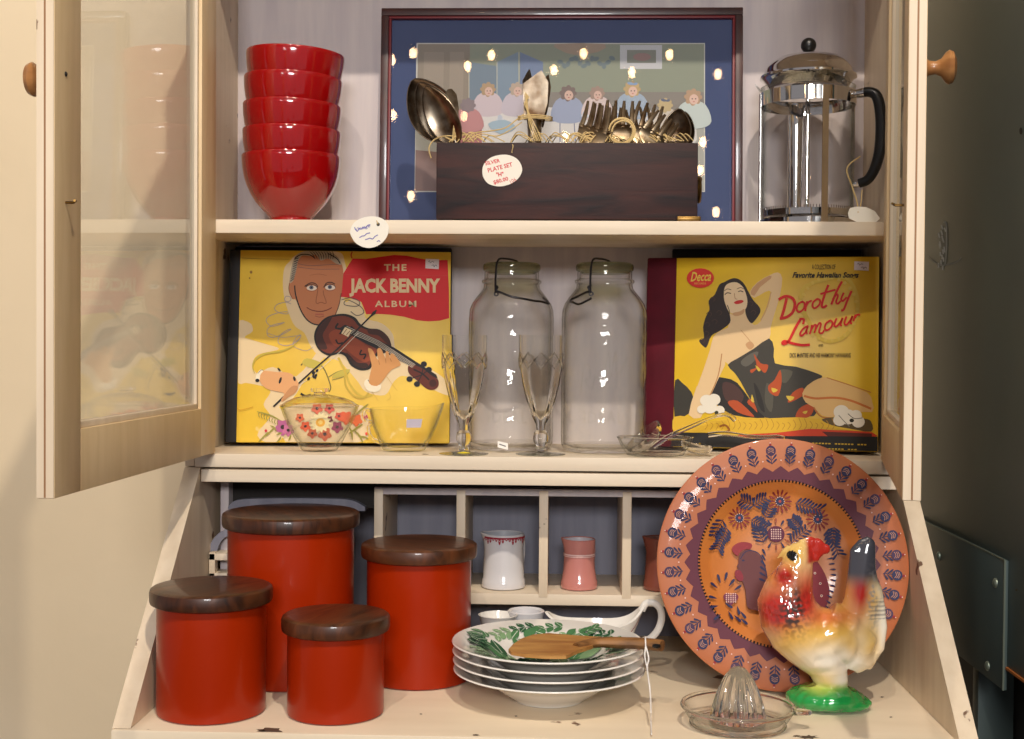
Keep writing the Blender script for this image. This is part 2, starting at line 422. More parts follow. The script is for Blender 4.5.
# ------------------------------------------------------------------ dark green metal cabinet on the right
green = mat('dark_green_metal', (80,94,90), .42, col2=(64,78,80), scale=3, bump=.1, metal=.2)
XM = .47
mc = thing('metal_cabinet', 'dark green metal cabinet side with a riveted access plate, right of the hutch', 'cabinet', (XM, -.2, -.95))
zlow = at(1006, 667, X=XM).z
p = MB(); p.box((XM, -.95, zlow), (XM+.04, .258, 1.4), green, .002); p.build('side_sheet', mc)
p = MB(); p.box((XM+.05, -.95, -.95), (XM+.07, .258, zlow), mat('black_recess', (16,16,16), .7)); p.build('recess', mc)
pa = at(976, 700, X=XM+.01); p = MB(); p.box((XM+.008, pa.y-.014, -.95), (XM+.048, pa.y+.006, zlow-.001), green, .001); p.build('leg', mc)
A = at(931, 524, X=XM-.003); B = at(1006, 555, X=XM-.003); C_ = at(1006, 692, X=XM-.003)
zt_ = A.z; zb_ = C_.z
plt = MB(); plt.box((XM-.004, B.y, zb_), (XM, .2, zt_), green, .0008); PL = plt.build('access_plate', mc)
ed = MB(); em = mat('worn_plate_edge', (120,130,118), .35, metal=.6); ed.box((XM-.0048, B.y-.0006, zb_), (XM-.0030, B.y+.0012, zt_+.0006), em); ed.box((XM-.0048, B.y, zt_-.0006), (XM-.0030, .2, zt_+.0008), em); ed.build('plate_edge', PL)
for (x, y) in ((939, 556), (996, 583), (988, 666)):
    q = at(x, y, X=XM-.004); r = MB(); r.ball(q, (.0035, .0055, .0055), em, 14, 8); r.build('rivet', PL)
q0 = at(1003, 665, X=XM-.001); MB().box((XM-.002, -.95, q0.z-.002), (XM+.001, q0.y, q0.z+.0005), mat('rusty_orange_edge', (150,86,34), .6)).build('trim_strip', mc)
sc = MB(); ar = Art(sc, lambda u, v, h: at(u, v, X=XM) - Vector((h+.0004, 0, 0)))
for k in range(16):
    yy = 225+k*2.7; xx = 941+2.5*math.sin(k*1.7)+random.random()*2
    ar.stroke([(xx, yy), (xx+1.5-k*.1, yy+4+2*random.random())], 1.5, (215,220,224), 0)
ar.stroke([(944,222),(947,226),(946,262),(941,265)], 1.1, (190,195,198)); ar.stroke([(929,256),(936,263),(945,265),(957,262),(962,257)], .9, (160,165,168), 4)
ar.ell(1021.5, 131, 1.6, 3.6, (5,6,6)); ar.ell(1017, 590, 1, 1.2, (90,80,60))
sr = sc.build('sticker_residue', mc); sr['kind'] = 'stuff'

# ------------------------------------------------------------------ bowls
def bowl_mesh(D, tall):
    R = .0605; mb = MB()
    hh = .074 if tall else .0745
    o = [(0, .004), (.024, .004), (.0255, 0), (.0285, 0), (.0290, .0025), (.0262, .0062), (.0258, .009), (.0300, .0135), (.0365, .0205), (.0430, .0280), (.0490, .0375), (.0540, .0480), (.0572, .0580), (.0592, .0690), (.0600, .0790), (.0602, .0828), (.0595, .0845), (.0580, .0840), (.0570, .0750), (.0545, .058), (.050, .046), (.042, .032), (.030, .021), (0, .014)]
    mb.lathe(o, redglaze, 64); return mb
Yb_ = .088
base = at(291, 219.5, Y=Yb_); bx_ = base.x
place = []
rims = [156.5, 131.5, 106, 79.5, 55]
labs = ['glossy red footed bowl at the bottom of the stack, its foot on the shelf', 'glossy red bowl second from the bottom of the bowl stack', 'glossy red bowl in the middle of the bowl stack', 'glossy red bowl second from the top of the bowl stack', 'glossy red bowl on top of the bowl stack']
zr0 = None; proto = None
for i, ry in enumerate(rims):
    zc = at(291, ry, Y=Yb_).z
    if i == 0: z = ZS1+.0004; zr0 = zc
    else: z = ZS1+.0004+(zc-zr0)
    xo = bx_ + (0, -.0005, -.001, -.0005, .0012)[i]
    if proto is None:
        m_ = bowl_mesh(0, True); m_.v = [v*1.0 for v in m_.v]; sc_ = (zr0-ZS1)/.0845
        m_.v = [Vector((v.x, v.y, v.z*sc_)) for v in m_.v]
        proto = m_.build('bowl', None, False); proto.location = (xo, Yb_, z); o = proto
    else:
        o = proto.copy(); COL.objects.link(o); o.location = (xo, Yb_, z)
        o.rotation_euler = (0, math.radians((0, 1.0, 1.6, 2.1, 2.7)[i]), 0)
    tag(o, labs[i], 'bowl', 'stack of red bowls')

# ------------------------------------------------------------------ plane helpers for flat things leaning on the back wall
def rigid(BL, BR, up_px, top_Y):
    """frame of a rectangular board: bottom-left corner, unit vectors along the bottom, up and out, and its width"""
    U = (BR-BL); wdt = U.length; U.normalize()
    n = Vector((U.y, -U.x, 0)).normalized()                       # towards the viewer
    V = (Vector((0,0,1))*up_px - n*top_Y).normalized(); V = (V-U*V.dot(U)).normalized()
    N_ = U.cross(V); N_ = N_ if N_.y < 0 else -N_
    return BL, U, V, N_, wdt
def board_box(mb, P, U, V, N_, u0, u1, v0, v1, n0, n1, m, bev=.001):
    T0 = mb.T; M = Matrix((U, V, N_)).transposed().to_4x4(); M.translation = P; mb.T = M
    mb.box((u0, v0, n0), (u1, v1, n1), m, bev); mb.T = T0
def height_on(P, N_, x, y, V): return (on_plane(x, y, P, N_)-P).dot(V)

# ------------------------------------------------------------------ left record album
z2 = ZS2+.0006
BL = at(236, 447.5, Y=.105); BL.z = z2; BR = at(449.5, 448, Y=.125); BR.z = z2
BL.z += .0044; BR.z += .0044
P, U, V, Nn, wd_ = rigid(BL, BR, 1, .11)
hh = height_on(P, Nn, 300, 250.5, V)
alb = thing('record_album', 'yellow record album with a red banner and a violin player drawn on it', 'record album', (P.x+.13, P.y+.01, ZS2), group=None)
yel = mat('album_yellow', (234,196,60), .45, col2=(222,180,44), scale=14, bump=.1, chips=(236,206,120), chip_thr=.70, chip_scale=26)
paged = mat('page_block', (58,44,34), .8)
mb = MB(); board_box(mb, P, U, V, Nn, 0, wd_, 0, hh, -.003, 0, yel, .0014)
Crop.bounds = (P, U, V, wd_, hh)
CP = P; A = Art(mb, Crop(220, 230, 3.2125, CP, Nn))
A1 = Crop(230, 245, 7.035, CP, Nn); A2 = Crop(340, 245, 7.035, CP, Nn); A3 = Crop(230, 340, 6.426, CP, Nn); A4 = Crop(340, 340, 6.426, CP, Nn); AF = Crop(220, 230, 3.2125, CP, Nn)
pale = (226,202,158)
def use(c): A.f = c; return A
use(AF).poly([(52,305),(95,298),(105,325),(80,345),(130,362),(190,382),(120,402),(105,440),(130,468),(175,470),(95,488),(52,478)], pale, 4)
A.poly([(225,100),(250,78),(320,68),(385,72),(400,100),(408,150),(400,230),(440,215),(462,260),(470,285),(520,300),(555,335),(565,385),(610,425),(660,440),(712,470),(735,500),(738,530),(700,520),(600,470),(560,485),(530,530),(470,520),(445,490),(420,460),(380,420),(320,405),(290,370),(270,330),(235,300),(205,210),(205,130)], pale, 4)
A.poly([(60,485),(110,470),(170,440),(245,470),(330,370),(345,395),(280,470),(235,540),(190,570),(230,600),(180,690),(120,660),(160,600),(140,560),(160,510)], pale, 4)
A.poly([(190,590),(260,560),(440,560),(470,590),(480,660),(420,690),(300,696),(210,680)], pale, 4)
A.lift()
redc = (206,22,26)
use(A2).poly([(90,95),(180,98),(270,85),(380,70),(470,75),(560,95),(640,108),(757,105),(766,300),(768,515),(700,533),(620,538),(540,530),(450,505),(350,490),(270,485),(185,488),(150,400),(60,370),(0,365),(15,215),(60,140)], redc)
A.stroke([(85,95),(78,70),(85,50),(80,45)], 8, (190,60,30)); A.lift()
let = (222,196,150)
A.text('THE', 310, 135, 468, 182, let, .03, spacing=1.25); A.text('JACK BENNY', 65, 235, 705, 365, let, .045, spacing=1.0); A.text('ALBUM', 245, 392, 537, 437, let, .02, spacing=1.25)
A.stroke([(20,208),(400,212),(760,215)], 2, (200,60,50), 0)
# face
skin = (190,120,76)
use(A1).poly([(418,262),(432,160),(455,90),(500,50),(580,38),(660,38),(730,62),(775,110),(797,180),(792,260),(785,340),(765,420),(740,490),(700,540),(640,562),(580,552),(530,512),(490,445),(462,385),(440,380),(415,330)], skin, 3)
A.poly([(420,262),(430,170),(455,90),(500,50),(580,38),(660,38),(730,62),(775,110),(782,140),(740,128),(690,95),(640,110),(605,70),(560,78),(510,75),(480,110),(470,160),(450,240),(435,262)], (178,162,136), 3).lift()
for k in range(9): A.stroke([(560+k*20,45),(585+k*18,70),(600+k*15,105)], 5, (70,60,52), 3, True)
for k in range(10): A.stroke([(425+k*3.2,255-k*17),(452+k*3.5,235-k*16)], 6, (60,58,56), 0)
A.stroke([(455,95),(500,68),(560,70),(600,95)], 7, (40,34,30)); A.stroke([(690,60),(750,95),(775,130)], 7, (50,40,34))
A.stroke([(455,285),(462,350),(490,440),(530,512),(580,553),(645,566)], 9, (20,16,14)); A.stroke([(783,340),(768,420),(742,490)], 5, (60,30,20)); A.stroke([(418,270),(415,320),(440,380)], 4, (120,60,34))
for (x, y) in ((575, 303), (705, 300)):
    A.ell(x, y, 36, 18, (232,216,196)); A.ell(x-2, y-4, 15, 14, (92,98,116)); A.ell(x-2, y-4, 6, 6, (20,20,24))
    A.stroke([(x-42, y-8),(x-15,y-24),(x+20,y-20),(x+40,y)], 5, (80,44,26)); A.stroke([(x-36,y+12),(x,y+24),(x+34,y+12)], 3, (150,84,52))
A.stroke([(525,292),(565,268),(600,272),(618,295)], 7, (70,40,26)); A.stroke([(660,300),(680,268),(715,264),(738,276)], 7, (70,40,26))
A.stroke([(615,295),(618,320),(606,390),(612,412),(640,404),(672,412),(676,396),(660,350),(656,320)], 4, (130,70,42))
A.stroke([(540,440),(580,460),(640,468),(690,455),(716,440)], 6, (110,40,30)); A.stroke([(600,500),(630,508),(662,500)], 5, (150,80,56)); A.stroke([(600,488),(660,488)], 9, (176,90,68), 0)
A.stroke([(480,132),(560,146),(680,140),(765,136)], 3, (110,84,80)); A.stroke([(480,156),(600,170),(770,170)], 3, (110,84,80))
A.stroke([(560,215),(620,205),(680,215)], 3, (160,94,58))
# curls
cu = (176,158,150)
A.stroke([(430,415),(385,390),(395,362),(425,368),(420,395),(340,415),(314,450),(350,478),(405,485),(400,470),(330,480),(270,505),(256,540),(300,572),(385,545),(300,565),(262,600),(275,645),(340,642),(428,595),(400,600),(350,640),(342,690),(400,708),(470,680),(500,640),(480,638),(450,680),(440,715)], 5, cu, 6)
use(AF).stroke([(390,225),(420,218),(448,230),(440,245),(400,240),(410,225),(450,245),(462,265),(440,275),(420,262)], 2.5, (90,80,76), 5)
A.stroke([(150,330),(200,345),(260,340),(235,370),(275,388),(300,375)], 1.6, cu)
A.stroke([(260,435),(285,415),(330,440),(355,500),(350,520)], 3.5, (110,100,50)); A.stroke([(345,475),(380,455),(415,450),(400,470),(360,482)], 3, (150,140,60))
A.poly([(265,430),(280,412),(330,430),(300,445)], (196,178,74), 3); A.poly([(360,475),(380,455),(418,448),(400,468)], (196,178,74), 3)
A.stroke([(380,410),(400,450),(420,500),(455,535),(490,530)], 7, (206,176,66)).lift()
# violin
use(AF).poly([(303,352),(308,318),(335,285),(370,272),(405,270),(435,282),(452,303),(478,316),(512,320),(540,343),(551,375),(540,392),(508,402),(494,422),(482,446),(452,451),(421,436),(404,408),(384,398),(350,404),(318,386)], (24,12,8), 4)
A.poly([(309,350),(314,322),(338,290),(372,278),(402,277),(428,288),(445,308),(476,322),(508,326),(534,347),(544,373),(534,386),(503,394),(488,416),(476,438),(454,443),(428,430),(410,402),(388,391),(352,397),(322,381)], (112,44,20), 4)
A.poly([(350,335),(380,320),(430,345),(470,370),(500,395),(470,425),(430,405),(400,380),(365,370)], (140,60,28), 4)
A.poly([(308,350),(314,322),(338,290),(360,280),(345,310),(330,340),(345,380),(322,381)], (60,24,12), 3)
A.poly([(475,318),(512,322),(540,343),(548,372),(530,360),(510,340),(480,334)], (60,24,12), 3)
A.poly([(404,396),(428,430),(454,443),(476,438),(470,428),(440,425),(415,400)], (50,20,10), 3)
A.stroke([(380,300),(372,315),(392,320),(385,335)], 6, (16,8,6)); A.stroke([(455,385),(450,400),(468,400),(462,415)], 5, (16,8,6)); A.stroke([(420,310),(432,322),(428,335)], 5, (16,8,6)); A.stroke([(372,352),(380,365),(395,362)], 5, (16,8,6))
A.poly([(384,316),(402,304),(560,378),(695,465),(700,478),(600,432),(545,402),(470,366)], (28,22,22)).lift()
A.poly([(604,440),(616,432),(650,445),(680,468),(700,480),(702,500),(688,513),(664,510),(636,486),(608,462)], (92,34,18), 4); A.ell(684, 492, 12, 12, (60,22,12)); A.stroke([(622,448),(650,462),(672,482)], 5, (26,14,12))
for k in range(4): A.stroke([(398+k*3, 322-k*4), (500+k*3.5, 366-k*3), (618+k*3, 442-k*3)], 1.4, (214,200,178), 0)
A.poly([(390,332),(402,312),(424,322),(412,344)], (222,202,160)); A.stroke([(396,334),(408,318)], 2, (120,70,40), 0); A.stroke([(406,338),(418,324)], 2, (120,70,40), 0)
for (x, y) in ((655,431),(671,449),(609,479),(633,495)): A.ell(x, y, 10, 9, (22,20,24)); A.stroke([(x,y),(648,466)], 3, (22,20,24), 0)
# bow
A.stroke([(172,568),(205,536)], 6, (20,16,14), 0); A.stroke([(250,496),(300,450),(375,385),(440,322),(503,258)], 5, (24,18,16), 0); A.stroke([(256,500),(310,458),(385,392),(445,330)], 1.6, (220,210,190), 0)
A.poly([(480,283),(490,264),(503,256),(500,270)], (20,16,14))
for (x, y) in ((300,458),(312,452),(308,468),(285,478)): A.ell(x, y, 4, 6, (18,16,18), .6)
# cuffs and hands
use(A4).poly([(155,275),(180,250),(212,288),(262,282),(255,325),(205,335),(168,315)], (236,224,196), 3); A.stroke([(180,256),(205,285),(260,285)], 4, (60,40,28))
A.poly([(180,62),(192,54),(208,64),(226,98),(246,130),(238,66),(254,50),(270,66),(292,118),(293,78),(310,74),(322,118),(324,92),(345,90),(388,148),(382,168),(330,192),(292,240),(252,288),(222,296),(186,276),(196,210),(204,160)], (206,146,86), 2)
A.stroke([(248,132),(255,160)], 3, (150,90,50), 0); A.stroke([(293,120),(296,150)], 3, (150,90,50), 0); A.stroke([(322,118),(332,140)], 3, (150,90,50), 0)
A.stroke([(300,235),(340,290),(368,325)], 2, (190,150,50)); A.stroke([(315,335),(325,370),(300,390)], 2, (190,150,50)); A.stroke([(205,330),(245,390)], 2, (190,150,50))
A.stroke([(30,230),(40,300),(90,360),(150,372),(185,340)], 12, (196,166,60))
use(A3).poly([(172,228),(200,198),(300,206),(372,210),(412,232),(442,282),(430,300),(405,300),(345,392),(330,384),(350,345),(300,330),(240,315),(205,285),(186,252)], (222,164,110), 3)
A.poly([(345,392),(338,370),(395,300),(438,300),(420,340),(380,365)], (196,140,92), 3)
A.stroke([(160,215),(147,170),(168,122),(230,88),(330,72),(400,42),(440,8)], 13, (190,168,62), 6, True); A.poly([(165,250),(175,215),(200,190),(215,200),(195,225),(190,262)], (236,224,196), 2); A.ell(177, 260, 13, 11, (24,18,16)); A.stroke([(180,215),(205,192),(215,200)], 3, (60,40,28))
A.ell(324, 260, 8, 22, (26,20,18), .3); A.ell(316, 190, 6, 14, (26,20,18), -.7); A.ell(415, 250, 8, 16, (26,20,18), -.3)
A.stroke([(545,205),(535,235),(555,245)], 12, (24,18,16)); A.stroke([(455,345),(485,360),(520,352)], 14, (24,18,16)); A.stroke([(460,345),(475,365)], 10, (24,18,16), 0)
A.stroke([(700,372),(738,378)], 8, (24,18,16), 0); A.lift()
# flowers
for (x, y, r, c) in ((340,560,48,(176,92,140)),(375,580,34,(196,110,150)),(485,555,30,(226,96,56)),(450,500,26,(220,110,70)),(640,510,20,(120,40,50)),(690,560,34,(150,60,90)),(700,490,24,(206,80,60)),(530,600,30,(190,90,50)),(610,605,40,(196,96,56)),(560,440,34,(220,110,80)),(640,440,30,(214,96,84))):
    A.poly([(x+r*(1+.18*math.sin(5*t))*math.cos(t), y+r*(1+.18*math.sin(5*t))*math.sin(t)) for t in [2*PI*k/30 for k in range(30)]], c); A.ell(x, y, r*.3, r*.3, (60,40,40))
A.poly([(582+62*(1+.14*math.sin(14*t))*math.cos(t), 530+58*(1+.14*math.sin(14*t))*math.sin(t)) for t in [2*PI*k/84 for k in range(84)]], (240,224,170)); A.ell(582, 530, 30, 28, (236,176,60)); A.ell(582, 530, 14, 13, (246,214,120))
use(A4)
for (x, y, r, c) in ((40,500,40,(226,96,56)),(105,515,36,(226,110,60)),(165,495,14,(190,60,110)),(172,602,10,(226,70,50))):
    A.poly([(x+r*(1+.18*math.sin(5*t))*math.cos(t), y+r*(1+.18*math.sin(5*t))*math.sin(t)) for t in [2*PI*k/30 for k in range(30)]], c)
for a, b in (((60,600),(150,540)),((90,580),(150,665)),((100,480),(185,410)),((80,640),(60,560)),((120,620),(185,640))): A.stroke([a, ((a[0]+b[0])/2+6, (a[1]+b[1])/2-6), b], 12, (150,140,56), 4, True)
use(A3)
for a, b in (((185,655),(250,590)),((230,620),(290,560)),((175,460),(330,520)),((390,610),(375,650)),((300,610),(335,600)),((260,550),(300,590)),((330,620),(300,660))): A.stroke([a, ((a[0]+b[0])/2+6, (a[1]+b[1])/2-6), b], 10, (150,144,60), 4, True)
for k in range(8): A.stroke([(190+k*17,462+k*8),(185+k*17,480+k*8),(195+k*17,500+k*7)], 6, (150,140,60), 3, True)
A.ell(232, 583, 9, 9, (200,40,60)); A.stroke([(45,435),(70,450),(150,430)], 4, (206,150,30))
use(A1).stroke([(40,92),(200,98),(420,102)], 2.5, (150,110,30), 0); A.ell(150, 192, 9, 11, (150,110,40)); A.ell(140, 235, 5, 6, (150,110,40))
mb.build('cover', alb)
mb = MB(); sp0 = at(225.5, 447, Y=.105)
board_box(mb, P, U, V, Nn, -.0135, .0006, 0, hh, -.024, .0006, mat('black_spine_cloth', (24,22,24), .7, bump=.3), .002); mb.build('spine', alb)
mb = MB(); board_box(mb, P, U, V, Nn, 0, wd_-.001, 0, hh, -.024, -.021, yel, .001); board_box(mb, P, U, V, Nn, .002, wd_-.004, .002, hh-.003, -.021, -.003, paged, .0005); mb.build('page_block', alb)
def sticker(parent, crop, x0, y0, x1, y1, N_, marks=True, c=(226,218,220)):
    s_ = MB(); a_ = Art(s_, crop); a_.h = .0004; a_.poly([(x0,y0),(x1,y0+3),(x1-2,y1),(x0-2,y1-6)], c).lift()
    if marks:
        w_ = x1-x0; h_ = y1-y0
        a_.stroke([(x0+w_*.2,y0+h_*.3),(x0+w_*.3,y0+h_*.2),(x0+w_*.35,y0+h_*.4),(x0+w_*.5,y0+h_*.25),(x0+w_*.6,y0+h_*.35)], w_*.035, (90,84,92), 3)
        a_.stroke([(x0+w_*.45,y0+h_*.65),(x0+w_*.6,y0+h_*.6),(x0+w_*.62,y0+h_*.8),(x0+w_*.75,y0+h_*.6),(x0+w_*.85,y0+h_*.75)], w_*.035, (90,84,92), 3)
    s_.build('price_sticker', parent, label='small white price sticker')
sticker(alb, A2, 602, 97, 697, 170, Nn)
Crop.bounds = None
# dark board put in for the shadow behind it
mb = MB(); Pb = Vector((max(ixl+.0012, at(219.5, 447, Y=.168).x), .1650, z2+.0012)); Ub = Vector((1,0,0)); Vb = Vector((0,.07,1)).normalized(); Nb = Vector((0,-1,.07)).normalized()
hb = -.0005+(on_plane(300, 239.5, Pb, Nb)-Pb).dot(Vb); wb = (on_plane(451, 300, Pb, Nb)-Pb).x
dark_cover_shade = mat('black_cover_and_shade', (26,23,22), .6, col2=(38,32,28), scale=20)
hb = min(hb, ZS1-.0190-z2); board_box(mb, Pb, Ub, Vb, Nb, 0, wb, 0, hb, -.012, 0, dark_cover_shade, .002)
o = mb.build('record_album', None, loc=tuple(Pb)); tag(o, 'dark board added as the shade behind the yellow album with the violin player', 'record album')

# ------------------------------------------------------------------ right record album
BL = at(643, 449, Y=.112); BL.z = z2; BR = at(874, 457, Y=.062); BR.z = z2
BL.z += .0044; BR.z += .0044
P, U, V, Nn, wd_ = rigid(BL, BR, 1, .12)
hh = height_on(P, Nn, 660, 258, V)
wd_ = (on_plane(878.5, 380, P, Nn)-P).dot(U)
alb = thing('record_album', 'yellow record album with a dark red spine and a reclining dark-haired woman in a dress', 'record album', (P.x+.14, P.y, ZS2))
su = .0405
mb = MB(); board_box(mb, P, U, V, Nn, su-.004, wd_, 0, hh, -.003, 0, mat('album_yellow_bright', (226,186,20), .40, col2=(214,172,16), scale=12, bump=.08), .0012)
R5 = Crop(670, 250, 6.718, P, Nn); R6 = Crop(770, 250, 6.722, P, Nn); R7 = Crop(670, 350, 6.718, P, Nn); R8 = Crop(770, 350, 6.722, P, Nn); RG = Crop(640, 240, 3.08, P, Nn)
A = Art(mb, RG); Crop.bounds = (P, U, V, wd_, hh)
blk = (26,23,20)
A.poly([(108,432),(130,440),(158,468),(165,500),(150,535),(106,545)], (48,44,34), 2); A.poly([(232,425),(262,425),(300,440),(345,500),(385,548),(290,540),(240,510),(205,480),(228,455)], (34,28,24), 2)
A.poly([(255,440),(290,445),(320,480),(300,510),(262,490)], (72,44,38), 3)
sk = (222,190,142); sk2 = (196,150,104)
A.poly([(205,440),(262,330),(262,385),(240,430),(205,505),(186,548),(150,538),(158,500),(175,450)], sk, 0)
A.poly([(226,300),(250,280),(285,270),(262,330),(250,390),(240,430),(205,505),(186,548),(150,538),(170,470),(195,400),(215,340)], sk, 2)
A.poly([(288,215),(322,205),(335,250),(352,262),(372,250),(395,205),(404,160),(385,160),(352,178),(338,160),(362,130),(400,108),(425,100),(438,118),(431,170),(415,225),(402,270),(398,305),(350,335),(275,385),(250,352),(228,335),(225,300),(250,278),(285,262)], sk, 2)
A.poly([(340,160),(362,132),(398,110),(404,118),(370,145),(352,172)], sk2, 2); A.stroke([(404,160),(392,205),(372,248)], 3, sk2); A.stroke([(300,265),(330,300),(345,320)], 2.5, sk2); A.poly([(325,322),(340,312),(352,326),(338,338)], sk2, 3); A.stroke([(252,350),(240,420),(206,500)], 3, (176,120,70))
use(R5).poly([(400,425),(445,445),(500,415),(505,470),(560,500),(520,530),(430,540),(390,520),(405,480)], sk, 3)
A.poly([(365,215),(420,190),(462,196),(500,230),(532,290),(562,340),(600,382),(606,420),(572,472),(545,492),(515,450),(505,400),(515,350),(500,290),(470,240),(420,225),(375,260),(365,330),(400,430),(402,490),(340,540),(280,575),(252,640),(235,655),(195,612),(228,590),(222,520),(240,450),(265,400),(260,340),(300,300),(330,235)], (40,24,18), 3)
A.poly([(368,250),(400,222),(450,218),(490,250),(512,300),(520,350),(508,396),(475,412),(435,428),(400,418),(378,378),(362,320)], (226,198,156), 3)
A.poly([(420,425),(470,412),(500,395),(490,430),(440,445)], sk2, 3)
A.stroke([(368,300),(385,288),(410,292)], 6, (50,30,24)); A.stroke([(458,280),(475,275),(492,282)], 6, (50,30,24)); A.stroke([(365,275),(385,262),(412,268)], 4, (70,44,34)); A.stroke([(450,262),(475,252),(495,262)], 4, (70,44,34))
A.stroke([(432,290),(438,325),(452,330)], 4, (170,120,84)); A.poly([(430,352),(450,340),(480,336),(495,345),(478,358),(450,364),(436,360)], (196,36,30), 3)
for (x, y) in ((285,330),(262,430),(250,500),(245,560),(300,480),(330,420),(215,610),(560,420),(540,360)): A.stroke([(x-18,y),(x,y-14),(x+18,y),(x+6,y+16)], 4, (70,44,32))
A.stroke([(385,475),(400,420),(385,370)], 5, (28,16,12))
# dress
use(RG).poly([(270,385),(300,365),(350,335),(398,303),(413,335),(416,380),(480,390),(548,412),(560,424),(515,448),(500,482),(540,512),(536,542),(440,547),(386,547),(345,500),(312,440),(292,410)], (58,54,46), 2)
for pts, c in (([(310,375),(340,350),(365,345),(350,375),(325,390)], (92,88,78)), ([(430,400),(470,405),(450,440),(430,430)], (84,80,66)), ([(390,440),(410,470),(405,530),(385,500)], (80,76,64)), ([(350,440),(370,470),(385,530),(365,510)], (34,30,26))): A.poly(pts, c, 3)
for pts in ([(350,350),(372,380),(395,385),(385,410),(365,395),(345,410),(340,400),(360,390)], [(395,450),(415,430),(432,400),(436,440),(425,480),(400,470)], [(470,470),(500,455),(505,475),(480,492),(455,500)], [(490,520),(520,505),(535,520),(520,545),(480,550)], [(330,500),(345,490),(362,530),(350,520)], [(270,500),(300,495),(340,530),(350,545),(300,530)]): A.poly(pts, (178,74,26), 3)
for pts in ([(355,385),(372,400),(364,404)], [(405,455),(425,462),(410,470)], [(450,480),(476,484),(462,496)], [(500,530),(516,526),(510,536)], [(345,475),(352,500),(342,495)]): A.poly(pts, (206,176,60), 2)
# legs
A.poly([(500,472),(520,445),(548,428),(575,424),(620,440),(700,470),(715,500),(714,530),(640,528),(600,545),(560,540),(535,515),(510,500)], (216,176,112), 2)
A.stroke([(505,480),(540,488),(600,486),(650,495),(712,520)], 7, (196,112,50)); A.stroke([(575,424),(640,445),(712,470)], 3, (190,120,50)); A.stroke([(535,515),(560,545),(620,548)], 4, (180,104,46))
# cloths
A.poly([(105,545),(150,545),(200,560),(300,545),(380,550),(480,546),(560,552),(600,555),(690,560),(712,590),(600,582),(520,578),(410,602),(290,596),(200,592),(104,592)], (214,172,40), 2)
A.poly([(560,552),(620,545),(690,550),(712,560),(712,590),(640,580),(590,570)], (92,74,40), 3)
for k in range(24): A.stroke([(200+k*17,556+8*math.sin(k)),(208+k*17,570),(200+k*17,584)], 2, (180,130,30), 3)
A.stroke([(245,575),(262,570),(275,585),(262,592)], 6, (150,90,24))
A.poly([(300,600),(420,594),(520,582),(590,585),(714,592),(714,612),(560,606),(420,605),(300,612)], (196,60,24), 2); A.poly([(560,590),(714,596),(714,610),(580,606)], (86,30,20), 1)
A.poly([(92,592),(200,594),(300,604),(560,604),(735,606),(735,700),(92,700)], blk)
A.lift()
for k in range(30):
    if k % 7 != 5: A.stroke([(400+k*10,622+k*.3),(407+k*10,622+k*.3)], 4, (196,160,40), 0)
for k in range(20):
    if k % 6 != 4: A.stroke([(470+k*10,640+k*.3),(477+k*10,640+k*.3)], 3.6, (196,160,40), 0)
for (x, y, r) in ((205,495,20),(228,492,20),(215,515,22),(245,525,16),(190,522,14),(620,530,24),(640,545,26),(615,555,20),(665,540,18),(672,560,20)): A.ell(x, y, r, r*.9, (226,218,200))
A.ell(236, 532, 6, 6, (50,50,20)); A.ell(652, 556, 7, 6, (44,40,26)); A.stroke([(640,535),(660,550),(685,548)], 2.5, (110,104,90)); A.stroke([(612,540),(630,560),(645,575)], 2.5, (130,124,108))
# type
lei = (222,192,84)
use(R6).stroke([(205,330),(225,260),(290,222),(370,200),(450,180),(520,195),(565,260),(590,350),(578,450),(520,565),(440,612),(360,608),(300,545),(240,440),(208,380)], 26, (216,184,70), 6, closed=True)
for k in range(26):
    t = 2*PI*k/26; A.ell(395+190*math.cos(t), 398+212*math.sin(t), 13, 10, lei, t)
A.lift(2)
A.text('A COLLECTION OF', 282, 98, 440, 132, (70,56,16), .01)
A.text('Favorite Hawaiian Songs', 150, 150, 597, 200, (24,20,16), .035, shear=.35)
A.text('AND', 325, 634, 357, 650, (70,56,16), .01); A.text('DICK McINTIRE AND HIS HARMONY HAWAIIANS', 133, 693, 542, 724, (60,48,18), .015)
rr = (212,30,18)
def S(pts, w_=16): A.stroke(pts, w_, rr, 5, False)
S([(112,325),(96,395),(76,460)], 19); S([(58,335),(105,312),(150,325),(168,365),(152,420),(112,452),(66,462)], 19)
S([(218,348),(188,368),(180,402),(198,418),(226,396),(232,360),(214,346)], 13); S([(250,345),(243,378),(236,412)], 14); S([(244,378),(262,350),(282,342)], 12)
S([(318,330),(292,350),(286,380),(302,392),(330,370),(336,340),(316,328)], 13); S([(392,236),(368,300),(348,372),(362,386),(382,372)], 16); S([(338,298),(390,282),(440,268)], 13)
S([(484,212),(448,280),(412,368)], 15); S([(420,335),(448,300),(456,312),(444,350),(456,362),(474,345)], 13); S([(496,288),(478,330),(490,344),(516,318)], 13); S([(548,276),(520,340),(496,400),(478,408)], 15)
S([(208,462),(168,530),(128,610),(98,632),(84,626),(100,614),(150,628),(210,640),(268,638)], 18); S([(204,464),(228,468),(222,500)], 15)
S([(258,510),(226,528),(204,560),(210,578),(238,556),(254,516),(244,550),(252,566)], 13); S([(282,504),(276,540),(266,566)], 13); S([(276,540),(298,506),(310,510),(298,560)], 12); S([(302,545),(328,496),(342,500),(330,552),(350,560),(364,540)], 12)
